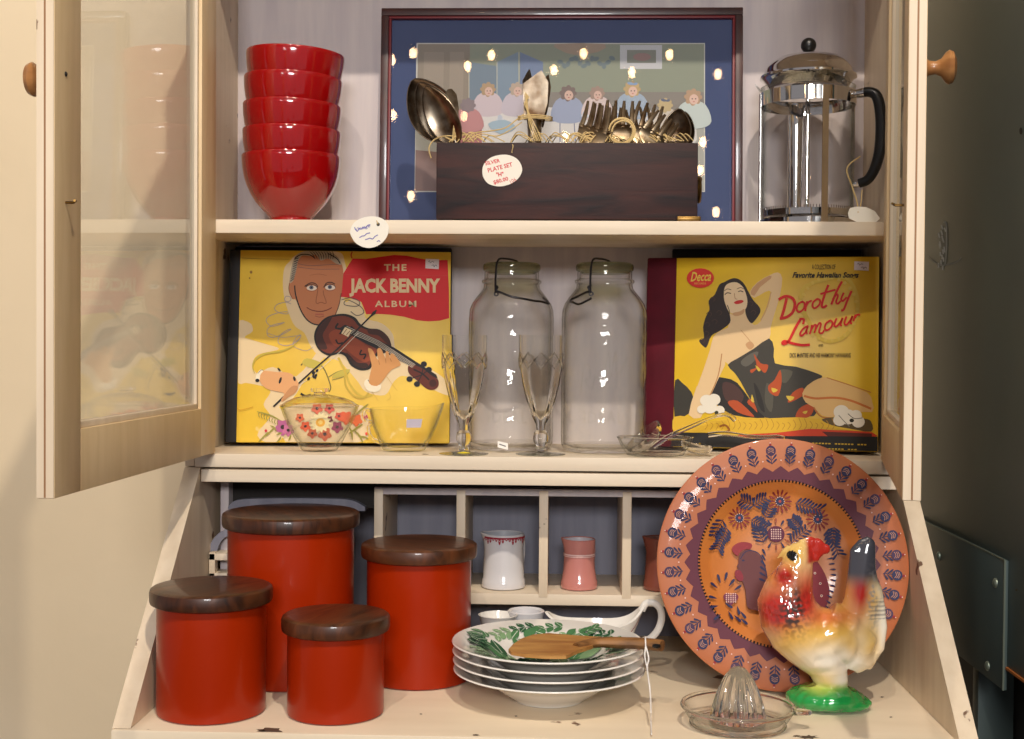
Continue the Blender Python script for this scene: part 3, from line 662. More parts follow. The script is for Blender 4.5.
S([(404,474),(376,496),(368,528),(384,540),(412,518),(420,488),(402,472)], 13); S([(448,460),(432,500),(444,516),(474,486),(488,456),(474,500),(482,512)], 13); S([(514,448),(500,490),(514,504),(542,470),(554,444),(540,486),(552,496)], 13); S([(574,434),(560,480)], 12); S([(570,458),(588,436),(606,440)], 12)
use(R5).ell(205, 190, 92, 66, (212,40,24)).lift(); A.text('Decca', 138, 148, 276, 212, (228,196,70), .02, shear=.4, rot=-.03); A.text('RECORDS', 165, 220, 243, 233, (228,170,70), .01)
mb.build('cover', alb)
maroon = mat('maroon_spine_cloth', (88,10,28), .7, bump=.3, spec=.2, col2=(78,8,24), scale=30)
mb = MB(); board_box(mb, P, U, V, Nn, 0, su-.003, 0, hh+.0005, -.0265, .0008, maroon, .0025); mb.build('spine', alb)
mb = MB(); board_box(mb, P, U, V, Nn, su, wd_-.003, .002, hh-.002, -.023, -.003, paged, .0005); board_box(mb, P, U, V, Nn, su-.004, wd_, 0, hh, -.026, -.023, dark_cover_shade, .001); mb.build('page_block', alb)
sticker(alb, R6, 567, 77, 665, 140, Nn); Crop.bounds = None
mb = MB(); Pb = Vector((at(672, 447, Y=.165).x, .165, z2+.0012))  # another dark board, added for the shadow behind this album
hb = -.0005+(on_plane(750, 241.5, Pb, Nb)-Pb).dot(Vb); wb = (on_plane(862, 300, Pb, Nb)-Pb).x
hb = min(hb, ZS1-.0190-z2); board_box(mb, Pb, Ub, Vb, Nb, 0, wb, 0, hb, -.012, 0, dark_cover_shade, .002)
o = mb.build('record_album', None, loc=tuple(Pb)); tag(o, 'dark board added as the shade behind the album with the reclining woman', 'record album')

# ------------------------------------------------------------------ framed picture
z1 = ZS1+.0006
BL = at(378.8, 222.5, Y=.166); BL.z = z1; BR = at(742.3, 222.5, Y=.166); BR.z = z1
BL.z += .0012; BR.z += .0012
P, U, V, Nn, wd_ = rigid(BL, BR, 1, .06)
hh = height_on(P, Nn, 560, 8.5, V)
pic = thing('framed_picture', 'wide framed print of children around a table with a blue mat, behind the cutlery box', 'picture', (P.x+wd_/2, P.y, ZS1))
frm = mat('dark_wood_frame', (70,36,32), .35, col2=(50,26,26), scale=20, coat=.3); redf = mat('red_inner_lip', (110,14,22), .4)
mb = MB(); fw_ = .0098
for (a, b, c, d_) in ((0, wd_, 0, fw_), (0, wd_, hh-fw_, hh), (0, fw_, fw_, hh-fw_), (wd_-fw_, wd_, fw_, hh-fw_)): board_box(mb, P, U, V, Nn, a, b, c, d_, -.012, .004, frm, .0012)
i0 = fw_; i1 = fw_+.0032
for (a, b, c, d_) in ((i0, wd_-i0, i0, i1), (i0, wd_-i0, hh-i1, hh-i0), (i0, i1, i1, hh-i1), (wd_-i1, wd_-i0, i1, hh-i1)): board_box(mb, P, U, V, Nn, a, b, c, d_, -.008, .0015, redf, .0006)
mb.build('frame', pic)
mb = MB(); board_box(mb, P, U, V, Nn, i0, wd_-i0, i0, hh-i0, -.008, -.0062, mat('blue_mat_board', (62,78,122), .8, col2=(56,70,112), scale=3), 0)
mb.build('mat_board', pic)
Pp = P - Nn*.0060
mb = MB(); PC = Crop(380, 0, 4.925, Pp, Nn); QC = Crop(550, 0, 4.925, Pp, Nn); ZC = Crop(400, 40, 3.2, Pp, Nn); IC = Crop(0, 0, 1, Pp, Nn)
A = Art(mb, IC, .00005)  # print colours paled to carry the whitish haze of glass reflections
A.poly([(416.5,43),(705,43),(705,192),(414.5,192)], (204,205,197)).poly([(418,44),(704,44),(704,191),(415.5,191)], (143,150,133))
A.poly([(418,44),(470,44),(469,118),(416.5,118)], (143,133,120)); A.poly([(424,52),(444,52),(443,100),(423,100)], (153,142,129)); A.poly([(450,52),(464,52),(463,100),(449,100)], (153,142,129))
A.poly([(469,62),(497,66),(497,112),(469,112)], (116,133,149)); A.poly([(497,62),(518,52),(519,112),(497,112)], (126,145,164)); A.poly([(520,52),(543,62),(543,108),(520,110)], (114,131,163))
A.stroke([(497,62),(497,112)], .8, (190,190,176), 0); A.stroke([(519,52),(519,110)], .8, (190,190,176), 0); A.stroke([(469,62),(469,112)], .8, (190,190,176), 0)
A.poly([(543,92),(704,92),(704,125),(543,125)], (138,132,125)); A.poly([(416,118),(470,112),(704,112),(704,191),(415.5,191)], (173,173,165))
A.poly([(415.5,150),(438,152),(438,191),(415,191)], (136,111,106))
A.poly([(620,45),(662,45),(662,69),(620,69)], (196,198,203)); A.poly([(627,50),(656,50),(656,63),(627,63)], (133,136,126)); A.ell(642, 57, 9, 4, (155,126,122))
A.poly([(555,44),(605,44),(598,52),(575,55),(560,50)], (164,145,128), 2)
for k in range(14): A.ell(560+k*4, 62+4*math.sin(k*1.3), 3.2, 2.2, (112,127,132), k)
A.poly([(470,112),(500,105),(560,108),(640,110),(690,118),(690,150),(620,168),(470,160)], (217,214,211), 3)
A.poly([(460,118),(478,112),(482,150),(470,165),(458,150)], (171,109,113), 2); A.stroke([(545,121),(574,121),(576,150)], 1.3, (127,131,156), 0); A.stroke([(560,121),(560,142)], 1, (127,131,156), 0)
def child(x, y, hair, dress, face=True, s_=1, bow=None):
    A.poly([(x-16*s_,y+22*s_),(x-11*s_,y+8*s_),(x,y+4*s_),(x+11*s_,y+8*s_),(x+16*s_,y+22*s_),(x+8*s_,y+28*s_),(x-9*s_,y+28*s_)], dress, 3)
    s_ *= .74; y += 3
    A.ell(x, y-2*s_, 9*s_, 8.4*s_, hair)
    for k in range(8): A.ell(x+8*s_*math.cos(k*.8), y-2*s_+7.6*s_*math.sin(k*.8), 2.8*s_, 2.6*s_, hair)
    if face:
        A.ell(x+1*s_, y+.6*s_, 5.4*s_, 6*s_, (212,180,166)); A.ell(x-1*s_, y, .8*s_, .8*s_, (92,85,85)); A.ell(x+3*s_, y, .8*s_, .8*s_, (92,85,85)); A.ell(x+1*s_, y+3.4*s_, 1.2*s_, .6*s_, (184,112,112))
    if bow: A.ell(x-2*s_, y-9*s_, 4*s_, 1.8*s_, bow, .2); A.ell(x+4*s_, y-8.5*s_, 3*s_, 1.6*s_, bow, -.2)
child(488, 88, (176,150,118), (203,189,196)); child(517, 88, (184,166,149), (197,188,199)); child(568, 92, (125,109,105), (157,167,193), True, 1.1); child(597, 92, (162,139,127), (214,197,195), True, 1)
child(632, 88, (191,165,119), (162,178,197), True, 1.1, (129,155,191)); child(665, 104, (184,165,125), (195,187,176), False, 1, (94,101,123)); child(693, 96, (175,145,118), (187,198,196), True, 1.15)
child(468, 104, (129,116,121), (180,128,129), False, 1)
for (x, y) in ((530,108),(545,114),(585,116),(615,112),(500,120),(650,120)): A.ell(x, y, 4, 2.2, (200,204,211)); A.ell(x, y-2, 2.4, 3, (181,188,202))
A.poly([(488,124),(505,120),(516,128),(500,134)], (153,174,189), 3)
mb.build('print', pic)
mb = MB(); board_box(mb, P, U, V, Nn, i0+.0008, wd_-i0-.0008, i0+.0008, hh-i0-.0008, -.0052, -.0036, glass_thin('picture_glass', edge=(240,240,240), face=(252,252,252), refl=.9, base=.04), 0); mb.build('glass', pic)
# warm string-light bulbs across the room, seen mirrored in the picture glass
bulb = emis('bulb_glow', (255,206,150), 38)
PB = P; PNn = Nn
def bulb_at(x, y, dist=2.7):
    hit = on_plane(x, y, PB-PNn*.0036, PNn); d = (hit-CAMP).normalized(); r_ = d - PNn*(2*d.dot(PNn)); return hit + r_*dist
bl = [(392,60),(413,53),(467.5,66),(491.5,55),(554,70),(583.5,53.5),(632,72.5),(669.5,54.5),(718,74),(393,115),(464,116),(703,142),(700,170),(716,212),(411,196),(566,137)]
soc = mat('bulb_socket', (30,60,36), .5)
b0 = None
for i, (x, y) in enumerate(bl):
    p_ = bulb_at(x, y, 2.75)
    if b0 is None:
        b0 = thing('string_light_bulb', 'warm string-light bulb across the room, mirrored in the picture glass', 'light bulb', tuple(p_), group='string-light bulbs mirrored in the picture glass')
        m_ = MB(); m_.ball((0,0,0), (.0115,.0115,.0175), bulb, 28, 18); m_.build('bulb', b0, False)
        m_ = MB(); m_.lathe([(0,.034),(.007,.034),(.0075,.018),(.006,.015)], soc, 12); m_.build('socket', b0, False)
    else:
        c = copy_tree(b0); c.location = p_

# ------------------------------------------------------------------ cutlery box
z1 = ZS1+.0004
xa = at(436, 220, Y=.012).x; xb = at(697.5, 220, Y=.012).x
zb = at(560, 142.5, Y=.012).z
box = thing('cutlery_box', 'long dark mahogany box full of silver cutlery, standing before the framed picture', 'box', ((xa+xb)/2, .05, ZS1))
BD = .095; t_ = .007; z0 = z1+.002
mb = MB()
mb.box((xa, .012, z0), (xb, .012+t_, zb), boxwood, .0018); mb.box((xa, .012+BD-t_, z0), (xb, .012+BD, zb), boxwood, .0018)
mb.box((xa, .012+t_, z0), (xa+t_, .012+BD-t_, zb), boxwood, .001); mb.box((xb-t_, .012+t_, z0), (xb, .012+BD-t_, zb), boxwood, .001); mb.box((xa+t_, .012+t_, z0), (xb-t_, .012+BD-t_, z0+.005), boxwood)
mb.build('body', box)
mb = MB(); mb.box((xb-.024, .010, z1), (xb+.004, .030, z1+.0065), brass, .002); mb.build('foot', box)
mb = MB(); mb.box((xa+.003, .014, z1), (xa+.02, .03, z1+.003), boxwood, .001); mb.build('foot', box)
mb = MB(); mb.box((xa+.003, .08, z1), (xa+.02, .1, z1+.003), boxwood, .001); mb.build('foot', box)
mb = MB(); zr = at(704, 186, Y=.03).z
mb.tube([(xb-.001, .05, zr+.010), (xb+.006, .05, zr+.010)], .003, brass, 10); mb.ball((xb+.005, .05, zr+.010), .0042, brass, 12, 8)
mb.tube([(xb+.0055, .05+.014*math.cos(2*PI*k/28), zr-.003+.0135*math.sin(2*PI*k/28)) for k in range(28)], .0019, brass, 8, True); mb.build('ring_pull', box)
mb = MB(); BC = Crop(430, 130, 7.314, Vector((0, .012, 0)), Vector((0,-1,0))); A = Art(mb, BC); A.h = .0008
A.poly([(383+0,300),(395,250),(440,205),(510,183),(580,185),(640,215),(672,270),(668,320),(630,370),(570,402),(500,413),(430,395),(392,350)], (236,228,214), 4).lift()
rd = (206,30,46)
A.text('SILVER', 402, 220, 512, 249, rd, .02, rot=-.22); A.text('PLATE SET', 420, 258, 605, 290, rd, .02, rot=-.25); A.text('"H"', 484, 309, 538, 340, rd, .03, rot=-.1); A.text('$80.00', 462, 355, 574, 389, rd, .02, rot=-.28); A.text('106', 585, 356, 630, 384, rd, .0, rot=-.55)
mb.build('price_label', box, label='oval white price label with red handwriting')

# ------------------------------------------------------------------ cutlery
def flatware(kind, L=.2, s=1.0):
    """one piece, handle end at the origin, standing along +Z, front towards -Y"""
    mb = MB(); silver = silver_f if kind == 'fork' else globals()['silver']
    def sweep(rows):            # rows: (z, half width, y, thickness)
        R = []
        for z, w_, y, t in rows:
            R.append([Vector((w_*math.cos(a), y+t*math.sin(a), z)) for a in [2*PI*k/12 for k in range(12)]])
        mb.loft(R, silver)
    hz = L*(.50 if kind == 'ladle' else .62)
    sweep([(0, .004*s, 0, .0012), (.006, .009*s, 0, .0014), (.03, .0085*s, .0005, .0015), (.07, .0045*s, .002, .0018), (hz, .0028*s, .003, .0022), (hz+.006, .004*s, .003, .0018)])
    if kind in ('spoon', 'ladle'):
        bw = (.0215 if kind == 'spoon' else .0275)*s; bl_ = L-hz; dp = bw*.42
        nu, nv = 16, 12; out = []; inn = []
        for i in range(nu+1):
            t = i/nu; wz = bw*(math.sin(PI*min(1, max(0, t*.98+.01))**.86))**.62 if 0 < i < nu else bw*.10
            for j in range(nv+1):
                q = -1+2*j/nv; x = wz*q; d_ = dp*(1-q*q)*(math.sin(PI*t)**.7)
                z = hz+bl_*t; y = .003+d_-.010*math.sin(PI*t*.5)*.3
                inn.append((x, y, z)); out.append((x, y+.0012, z))
        def grid(G, flip):
            fs = []
            for i in range(nu):
                for j in range(nv):
                    a = i*(nv+1)+j; f = [a, a+1, a+nv+2, a+nv+1]; fs.append(f[::-1] if flip else f)
            mb.add(G, fs, silver, True)
        grid(inn, False); grid(out, True)
        rim = [inn[i*(nv+1)] for i in range(nu+1)] + [inn[i*(nv+1)+nv] for i in range(nu, -1, -1)]
        mb.tube([Vector(p)+Vector((0,.0006,0)) for p in rim], .0009, silver, 6, True)
    elif kind == 'fork':
        R = []
        top = L*.80
        for k in range(9):
            t = k/8; z = hz+(top-hz)*t; w_ = (.0035+.0105*math.sin(min(1, t*1.6)*PI/2))*s; y = .003+.006*math.sin(PI*t*.9)
            R.append((z, w_, y, .0012))
        sweep(R)
        for q in (-1, -.33, .33, 1):
            P_ = []
            for k in range(8):
                t = k/7; P_.append(Vector((q*(.0118-.0008*t)*s, .0045+.002*math.cos(t*2.2)-.006*t*t, top-.003+(L-top+.003)*t)))
            mb.tube(P_, [.0024*s*(1-.5*(k/7)**2) for k in range(8)], silver, 8, flat=.6, up=(0,1,0))
    elif kind == 'knife':
        R = []
        mb.prism([(-.007*s, .002, hz), (.006*s, .002, hz), (.0095*s, .002, hz+.02), (.0105*s, .002, L-.014), (.006*s, .002, L), (.0, .002, L-.007), (-.007*s, .002, L-.016)], (0, .0016, 0), silver)
    elif kind == 'spreader':
        bl_ = L-hz
        mb.prism([(x_*s, .002, hz+bl_*t_) for x_, t_ in ((-.003,0),(-.0085,.25),(-.0095,.6),(-.0075,.88),(-.003,.985),(.002,.99),(.0075,.88),(.0095,.6),(.0085,.25),(.003,0))], (0, .0015, 0), silver)
    return mb
def put(kind, px_, py_, Y, tilt, yaw, L, s, label, lean=0, group='silver cutlery in the box'):
    """its tip shows at (px_, py_)"""
    tip = at(px_, py_, Y=Y)
    R = Matrix.Rotation(yaw, 4, 'Z') ; R = Matrix.Rotation(tilt, 4, 'Y') @ Matrix.Rotation(lean, 4, 'X') @ R
    d = (R @ Vector((0,0,1,))).normalized() if False else (R.to_3x3() @ Vector((0,0,1)))
    base = tip - d*L
    o = flatware(kind, L, s).build('ladle_spoon' if kind == 'ladle' else {'spreader':'butter_knife','knife':'dinner_knife'}.get(kind, kind), None, False)
    o.matrix_basis = Matrix.Translation(base) @ R
    o.location = base; o.rotation_euler = R.to_euler()
    return tag(o, label, {'ladle':'spoon','spreader':'knife'}.get(kind, kind), group)
Rr = math.radians
put('ladle', 413, 80, .076, Rr(-31), Rr(-12), .168, 1.05, 'largest silver serving spoon leaning out left, behind the two nested in it', 0)
put('ladle', 419, 83.5, .057, Rr(-30), Rr(-24), .162, .88, 'silver serving spoon nested in the middle of the leaning set at left', 0)
put('ladle', 425, 87, .040, Rr(-28), Rr(-30), .156, .76, 'silver serving spoon nearest the front of the leaning set at left', 0)
put('spreader', 451, 88, .062, Rr(-3), Rr(24), .145, 1.0, 'narrow silver butter spreader standing just right of the leaning serving spoons', 0)
for i, (x, y, Y, t, yw, lb) in enumerate(((528, 68, .066, -4, 60, 'dark-edged silver knife at the left side of the tied knife bundle'), (533, 70, .050, -2, 8, 'broad-bladed silver knife at the front of the tied knife bundle'), (546, 73, .062, 5, 50, 'silver knife at the right side of the tied knife bundle'), (539, 78, .078, 1, 20, 'silver knife at the back of the tied knife bundle'))):
    put('knife', x, y, Y, Rr(t), Rr(yw), .155, 1.75 if yw == 8 else 1.3, lb)
fk = ((600,105,.040,22,-28,1.42,'silver fork leaning right at the far left of the fork group'), (605,105,.053,20,-30,1.35,'silver fork nested behind the leftmost fork of the group'), (611,106,.066,17,-25,1.3,'third silver fork from the left, nested in the leaning trio'), (620,101,.052,2,4,1.35,'upright silver fork in the middle of the fork group, behind the straw loop'), (651,104,.072,12,8,1.3,'silver fork with bright tines right of the upright fork'), (637,108,.088,-8,-15,1.2,'silver fork at the back, between the upright fork and the bright-tined one'), (668,117,.038,32,12,1.3,'silver fork leaning steeply right beside the single spoon'), (664,118,.052,25,10,1.2,'silver fork nested behind the steeply leaning one'))
for x, y, Y, t, yw, s_, lb in fk: put('fork', x, y, Y, Rr(t), Rr(yw), .135 if y < 116 else .112, s_, lb)
put('spoon', 679, 109, .050, Rr(6), Rr(-12), .125, .80, 'silver spoon at the right end of the box, in front of its twin')
put('spoon', 684, 112, .062, Rr(8), Rr(-30), .125, .78, 'silver spoon at the right end of the box, behind its twin')
# straw twine
def P3(x, y, Y): return at(x, y, Y=Y)
mb = MB()
def tw(pts, r=.0011, Y=.045):
    mb.tube(smooth_path([P3(p[0], p[1], (p[2] if len(p) > 2 else Y)) for p in pts], 5), r*.72, twine, 5)
tw([(431,158,.008),(429,148,.006),(434,140,.012),(445,136),(458,137),(470,142)]); tw([(449,142),(455,137),(462,134),(470,136)]); tw([(443,136),(452,140),(460,142)])
for k in range(4): tw([(452+k*1.5,142),(453+k*1.3,134),(454+k,124),(455+k,119)], .0009)
for k in range(26):
    x0_ = 448+random.random()*150; tw([(x0_,141+random.random()*2,.03+random.random()*.05),(x0_+6,137-random.random()*5),(x0_+14,138-random.random()*6),(x0_+22,142)], .0009)
tw([(462,140),(475,133),(490,131),(505,128),(515,121),(524,114)], .0012); tw([(466,142),(480,134),(497,136),(510,130),(522,122)], .0010)
ring = [(519,117,.044),(527,115,.042),(538,115,.042),(550,116.5,.046),(551,118,.07),(535,117,.086),(520,116,.07)]
for dz in (0, 1.6, 3): mb.tube(smooth_path([P3(p[0], p[1]+dz, p[2]) for p in ring], 5, True), .0007, twine, 5, True)
for k in range(6): tw([(525+k*.9,92+k),(526+1.5*math.sin(k),104),(528+k*.5,116),(530+k*1.4+math.sin(k*2),128),(535+k*1.6,141)], .0008, .042)
for (cx, cy, r) in ((622,131,13),(621,131,12),(623,132,11)): mb.tube([P3(cx+r*math.cos(a), cy+r*1.0*math.sin(a), .036) for a in [PI+2*PI*k/30*.95 for k in range(31)]], .0012, twine, 5)
for k in range(16):
    x0_ = 568+random.random()*112; tw([(x0_,142,.03+random.random()*.04),(x0_+7,137-random.random()*4),(x0_+15,141)], .0009)
tw([(511,142,.020),(513,146,.0095),(512,151,.0105),(512,153,.0105)], .0007); tw([(640,140),(655,133),(668,137),(682,141)]); tw([(567,142),(570,135),(578,133),(590,139),(600,134)])
o = mb.build('straw_twine', None, loc=tuple(at(560, 141, Y=.05))); o['kind'] = 'stuff'; tag(o, 'tangled pale straw twine tied round the cutlery and spilling over the box edge', 'twine')

# ------------------------------------------------------------------ french press
c = at(806.5, 220, Y=.105); cx, cy = c.x, .105; z0 = ZS1+.0004
k_ = (cy-CAMP.y)/F
fp = thing('french_press', 'glass french press coffee maker with chrome frame, domed chrome lid and black handle', 'coffee press', (cx, cy, ZS1))
def zz(y, x=811, Y=cy): return at(x, y, Y=Y).z
zband0, zband1, ztop = zz(107), zz(93.5), zz(88)
rg = 45.3*k_
mb = MB(); mb.lathe([(0, z0+.006), (rg-.004, z0+.006), (rg-.0008, z0+.0095), (rg, z0+.014), (rg, ztop-.004), (rg+.001, ztop), (rg-.0012, ztop), (rg-.0022, ztop-.004), (rg-.0022, z0+.014), (rg-.005, z0+.0085), (0, z0+.008)], clear, 72, c=(cx,cy,0)); mb.build('glass_beaker', fp)
mb = MB()
mb.lathe([(rg+.0004, zband0), (rg+.0016, zband0), (rg+.0016, zband1), (rg+.0004, zband1), (rg+.0004, zband0)], chrome, 72, c=(cx,cy,0))
for a in (-80, 10, 100, 183):
    aa = Rr(a); d = Vector((math.cos(aa), math.sin(aa), 0)); tt = Vector((-d.y, d.x, 0)); r1 = rg+.0006
    rings = []
    for (z, off, hw) in ((zband1-.001, .001, .0035), (zband0-.01, .001, .0038), (z0+.03, .001, .0038), (z0+.012, .001, .004), (z0+.004, .0015, .0045), (z0+.001, .004, .0048), (z0, .0065, .0048)):
        q = Vector((cx, cy, z))+d*(r1+off); rings.append([q+tt*hw, q+tt*hw+d*.0013, q-tt*hw+d*.0013, q-tt*hw])
    mb.loft(rings, chrome, smooth=False)
mb.lathe([(rg-.012, z0+.0035), (rg+.0016, z0+.0035), (rg+.0016, z0+.0105), (rg+.0006, z0+.0105), (rg+.0004, z0+.0045), (rg-.012, z0+.0045)], chrome, 72, c=(cx,cy,0))
mb.build('chrome_frame', fp)
rl = 47.0*k_
mb = MB(); zc = zz(80)
mb.lathe([(0, zz(90)), (rg-.012, zz(90)), (rg-.008, zz(88.5)), (rl-.004, zc-.0005), (rl, zc+.0015), (rl-.0005, zc+.004), (rl-.004, zc+.0068), (rl-.0065, zc+.013), (rl-.012, zc+.020), (rl-.022, zc+.0265), (rl-.036, zc+.030), (.006, zc+.0315), (0, zc+.032)], chrome, 72, c=(cx,cy,0))
LD = mb.build('lid', fp)
sp = MB(); q = at(766, 88, Y=cy); sp.prism([(cx-rg-.001, cy-.006, zz(92)), (cx-rg-.001, cy+.006, zz(92)), (cx-rg-.009, cy, zz(85)), ], (0, 0, .0015), clear); sp.build('spout', fp)
mb = MB(); kn = zz(45.5); mb.lathe([(0, zc+.031), (.0045, zc+.031), (.0045, zc+.036)], blackp, 20, c=(cx,cy,0)); mb.ball((cx, cy, kn), .0094, blackp, 24, 14); mb.build('lid_knob', fp)
mb = MB(); mb.tube([(cx, cy, zc), (cx, cy, z0+.020)], .0028, chrome, 12); mb.lathe([(.0085, zz(104)), (.009, zz(106)), (.0090, zz(135)), (.0075, zz(200)), (.0075, z0+.026), (0, z0+.026)], chrome, 24, c=(cx-.014,cy-.0,0))
pr_ = [(rg-.0035, z0+.0150), (rg-.003, z0+.0215)]
mb.lathe([(0, z0+.0165), (rg-.006, z0+.0165), (rg-.0032, z0+.0145), (rg-.0028, z0+.0220), (rg-.006, z0+.0200), (0, z0+.0190)], chrome, 72, c=(cx,cy,0))
for k in range(90):
    a = 2*PI*k/90; mb.tube([(cx+(rg-.0032)*math.cos(a), cy+(rg-.0032)*math.sin(a), z0+.0215), (cx+(rg-.003)*math.cos(a), cy+(rg-.003)*math.sin(a), z0+.0255)], .0005, chrome, 4)
mb.build('plunger', fp)
ha = Rr(-25); hd = Vector((math.cos(ha), math.sin(ha), 0)); bs = Vector((cx, cy, 0))+hd*(rg+.001)
def hp(u, y): return bs+hd*u+Vector((0, 0, zz(y)))
mb = MB(); ctr = smooth_path([hp(.008, 97), hp(.017, 97), hp(.025, 101), hp(.0295, 113), hp(.0312, 132), hp(.0298, 155), hp(.0245, 172), hp(.0165, 182.5), hp(.006, 186)], 6)
mb.tube(ctr, [.0056+.0012*math.sin(PI*i/(len(ctr)-1)) for i in range(len(ctr))], blackp, 12, up=(0,1,0), flat=.9); mb.build('handle', fp)
mb = MB(); mb.tube([hp(-.003, 98), hp(.011, 97)], [.0046,.0062], chrome, 10); mb.build('handle_bracket', fp); mb = MB(); mb.tube([hp(-.002, 187), hp(.006, 187)], .0035, chrome, 8)
q = hp(-.001, 180); mb.box((q.x-.024, q.y-.012, zz(189)), (q.x-.001, q.y-.010, zz(176)), chrome, .001) if False else None
mb.lathe([(rg+.0004, zz(189)), (rg+.0014, zz(189)), (rg+.0014, zz(177)), (rg+.0004, zz(177))], chrome, 72, c=(cx,cy,0)) if False else None
mb.build('handle_bracket', fp)
# paper tag of the press
mb = MB(); tc_ = at(863, 216, Y=.022); 
R = []
ps = [(844+4,214),(850,209),(857,207.5),(866,208),(875,212),(880,219),(877,222.5),(868,223.4),(857,222.8),(849,219)]
Pt = [at(a, b, Y=.030-.0006*(b-207)) for a, b in ps]; zmin = min(p.z for p in Pt)
Pt = [p+Vector((0, 0, z0+.0005-zmin)) for p in Pt]
mb.prism(Pt, (0, .0010, .0004), cardw); 
o = thing('paper_tag', 'ivory paper tag on a beige string, lying at the foot of the french press', 'tag', (tc_.x, .03, ZS1)); mb.build('card', o)
mb = MB(); mb.tube(smooth_path([hp(.006, 160)+Vector((0,-.004,0)), at(847, 168, Y=.06), at(852, 186, Y=.05), at(857, 202, Y=.036), at(858, 213, Y=.0265)], 6), .0009, twine, 6); mb.tube(smooth_path([at(862, 190, Y=.05), at(861, 203, Y=.036), at(859, 213, Y=.0268)], 5), .0008, twine, 6); mb.build('string', o)
# oval tag hooked on the shelf edge
c = at(369, 232, Y=-.004); o = thing('paper_tag', 'white oval paper price tag hanging over the front edge of the upper shelf', 'tag', tuple(c))
TP = Crop(340, 200, 12.31, Vector((0, -.0035, 0)), Vector((0,-1,0)))
mb = MB(); ring = [(128,375),(150,310),(210,250),(300,212),(400,200),(490,215),(560,258),(598,320),(595,400),(560,480),(500,540),(420,580),(340,590),(260,570),(190,525),(145,460),(125,410)]
rp = smooth_path([(a, b, 0) for a, b in ring], 3, True); mb.prism([TP(p.x, p.y, 0) for p in rp], (0, .0008, 0), cardw)
A = Art(mb, TP); A.h = .0002; ink = (120,116,176)
A.stroke([(180,335),(190,360),(215,385),(235,350),(260,360),(290,335),(320,335),(345,310),(375,305)], 12, ink); A.stroke([(240,465),(270,445),(300,440),(330,415),(370,405)], 12, ink); A.stroke([(310,490),(340,480),(370,470),(400,480),(430,450),(465,430)], 12, ink); A.stroke([(455,515),(480,500),(495,515)], 10, ink)
A.text('Vintage', 185, 318, 375, 372, ink, .01, shear=.3, rot=-.28); A.ell(470, 300, 20, 22, (60,56,54)); mb.build('card', o)
mb = MB(); mb.tube([TP(470, 300, .001), TP(455, 262, .001), at(375, 218.5, Y=.004)+Vector((0,0,.001)), at(372, 217.6, Y=.02)], .0006, twine, 5); mb.build('string', o)

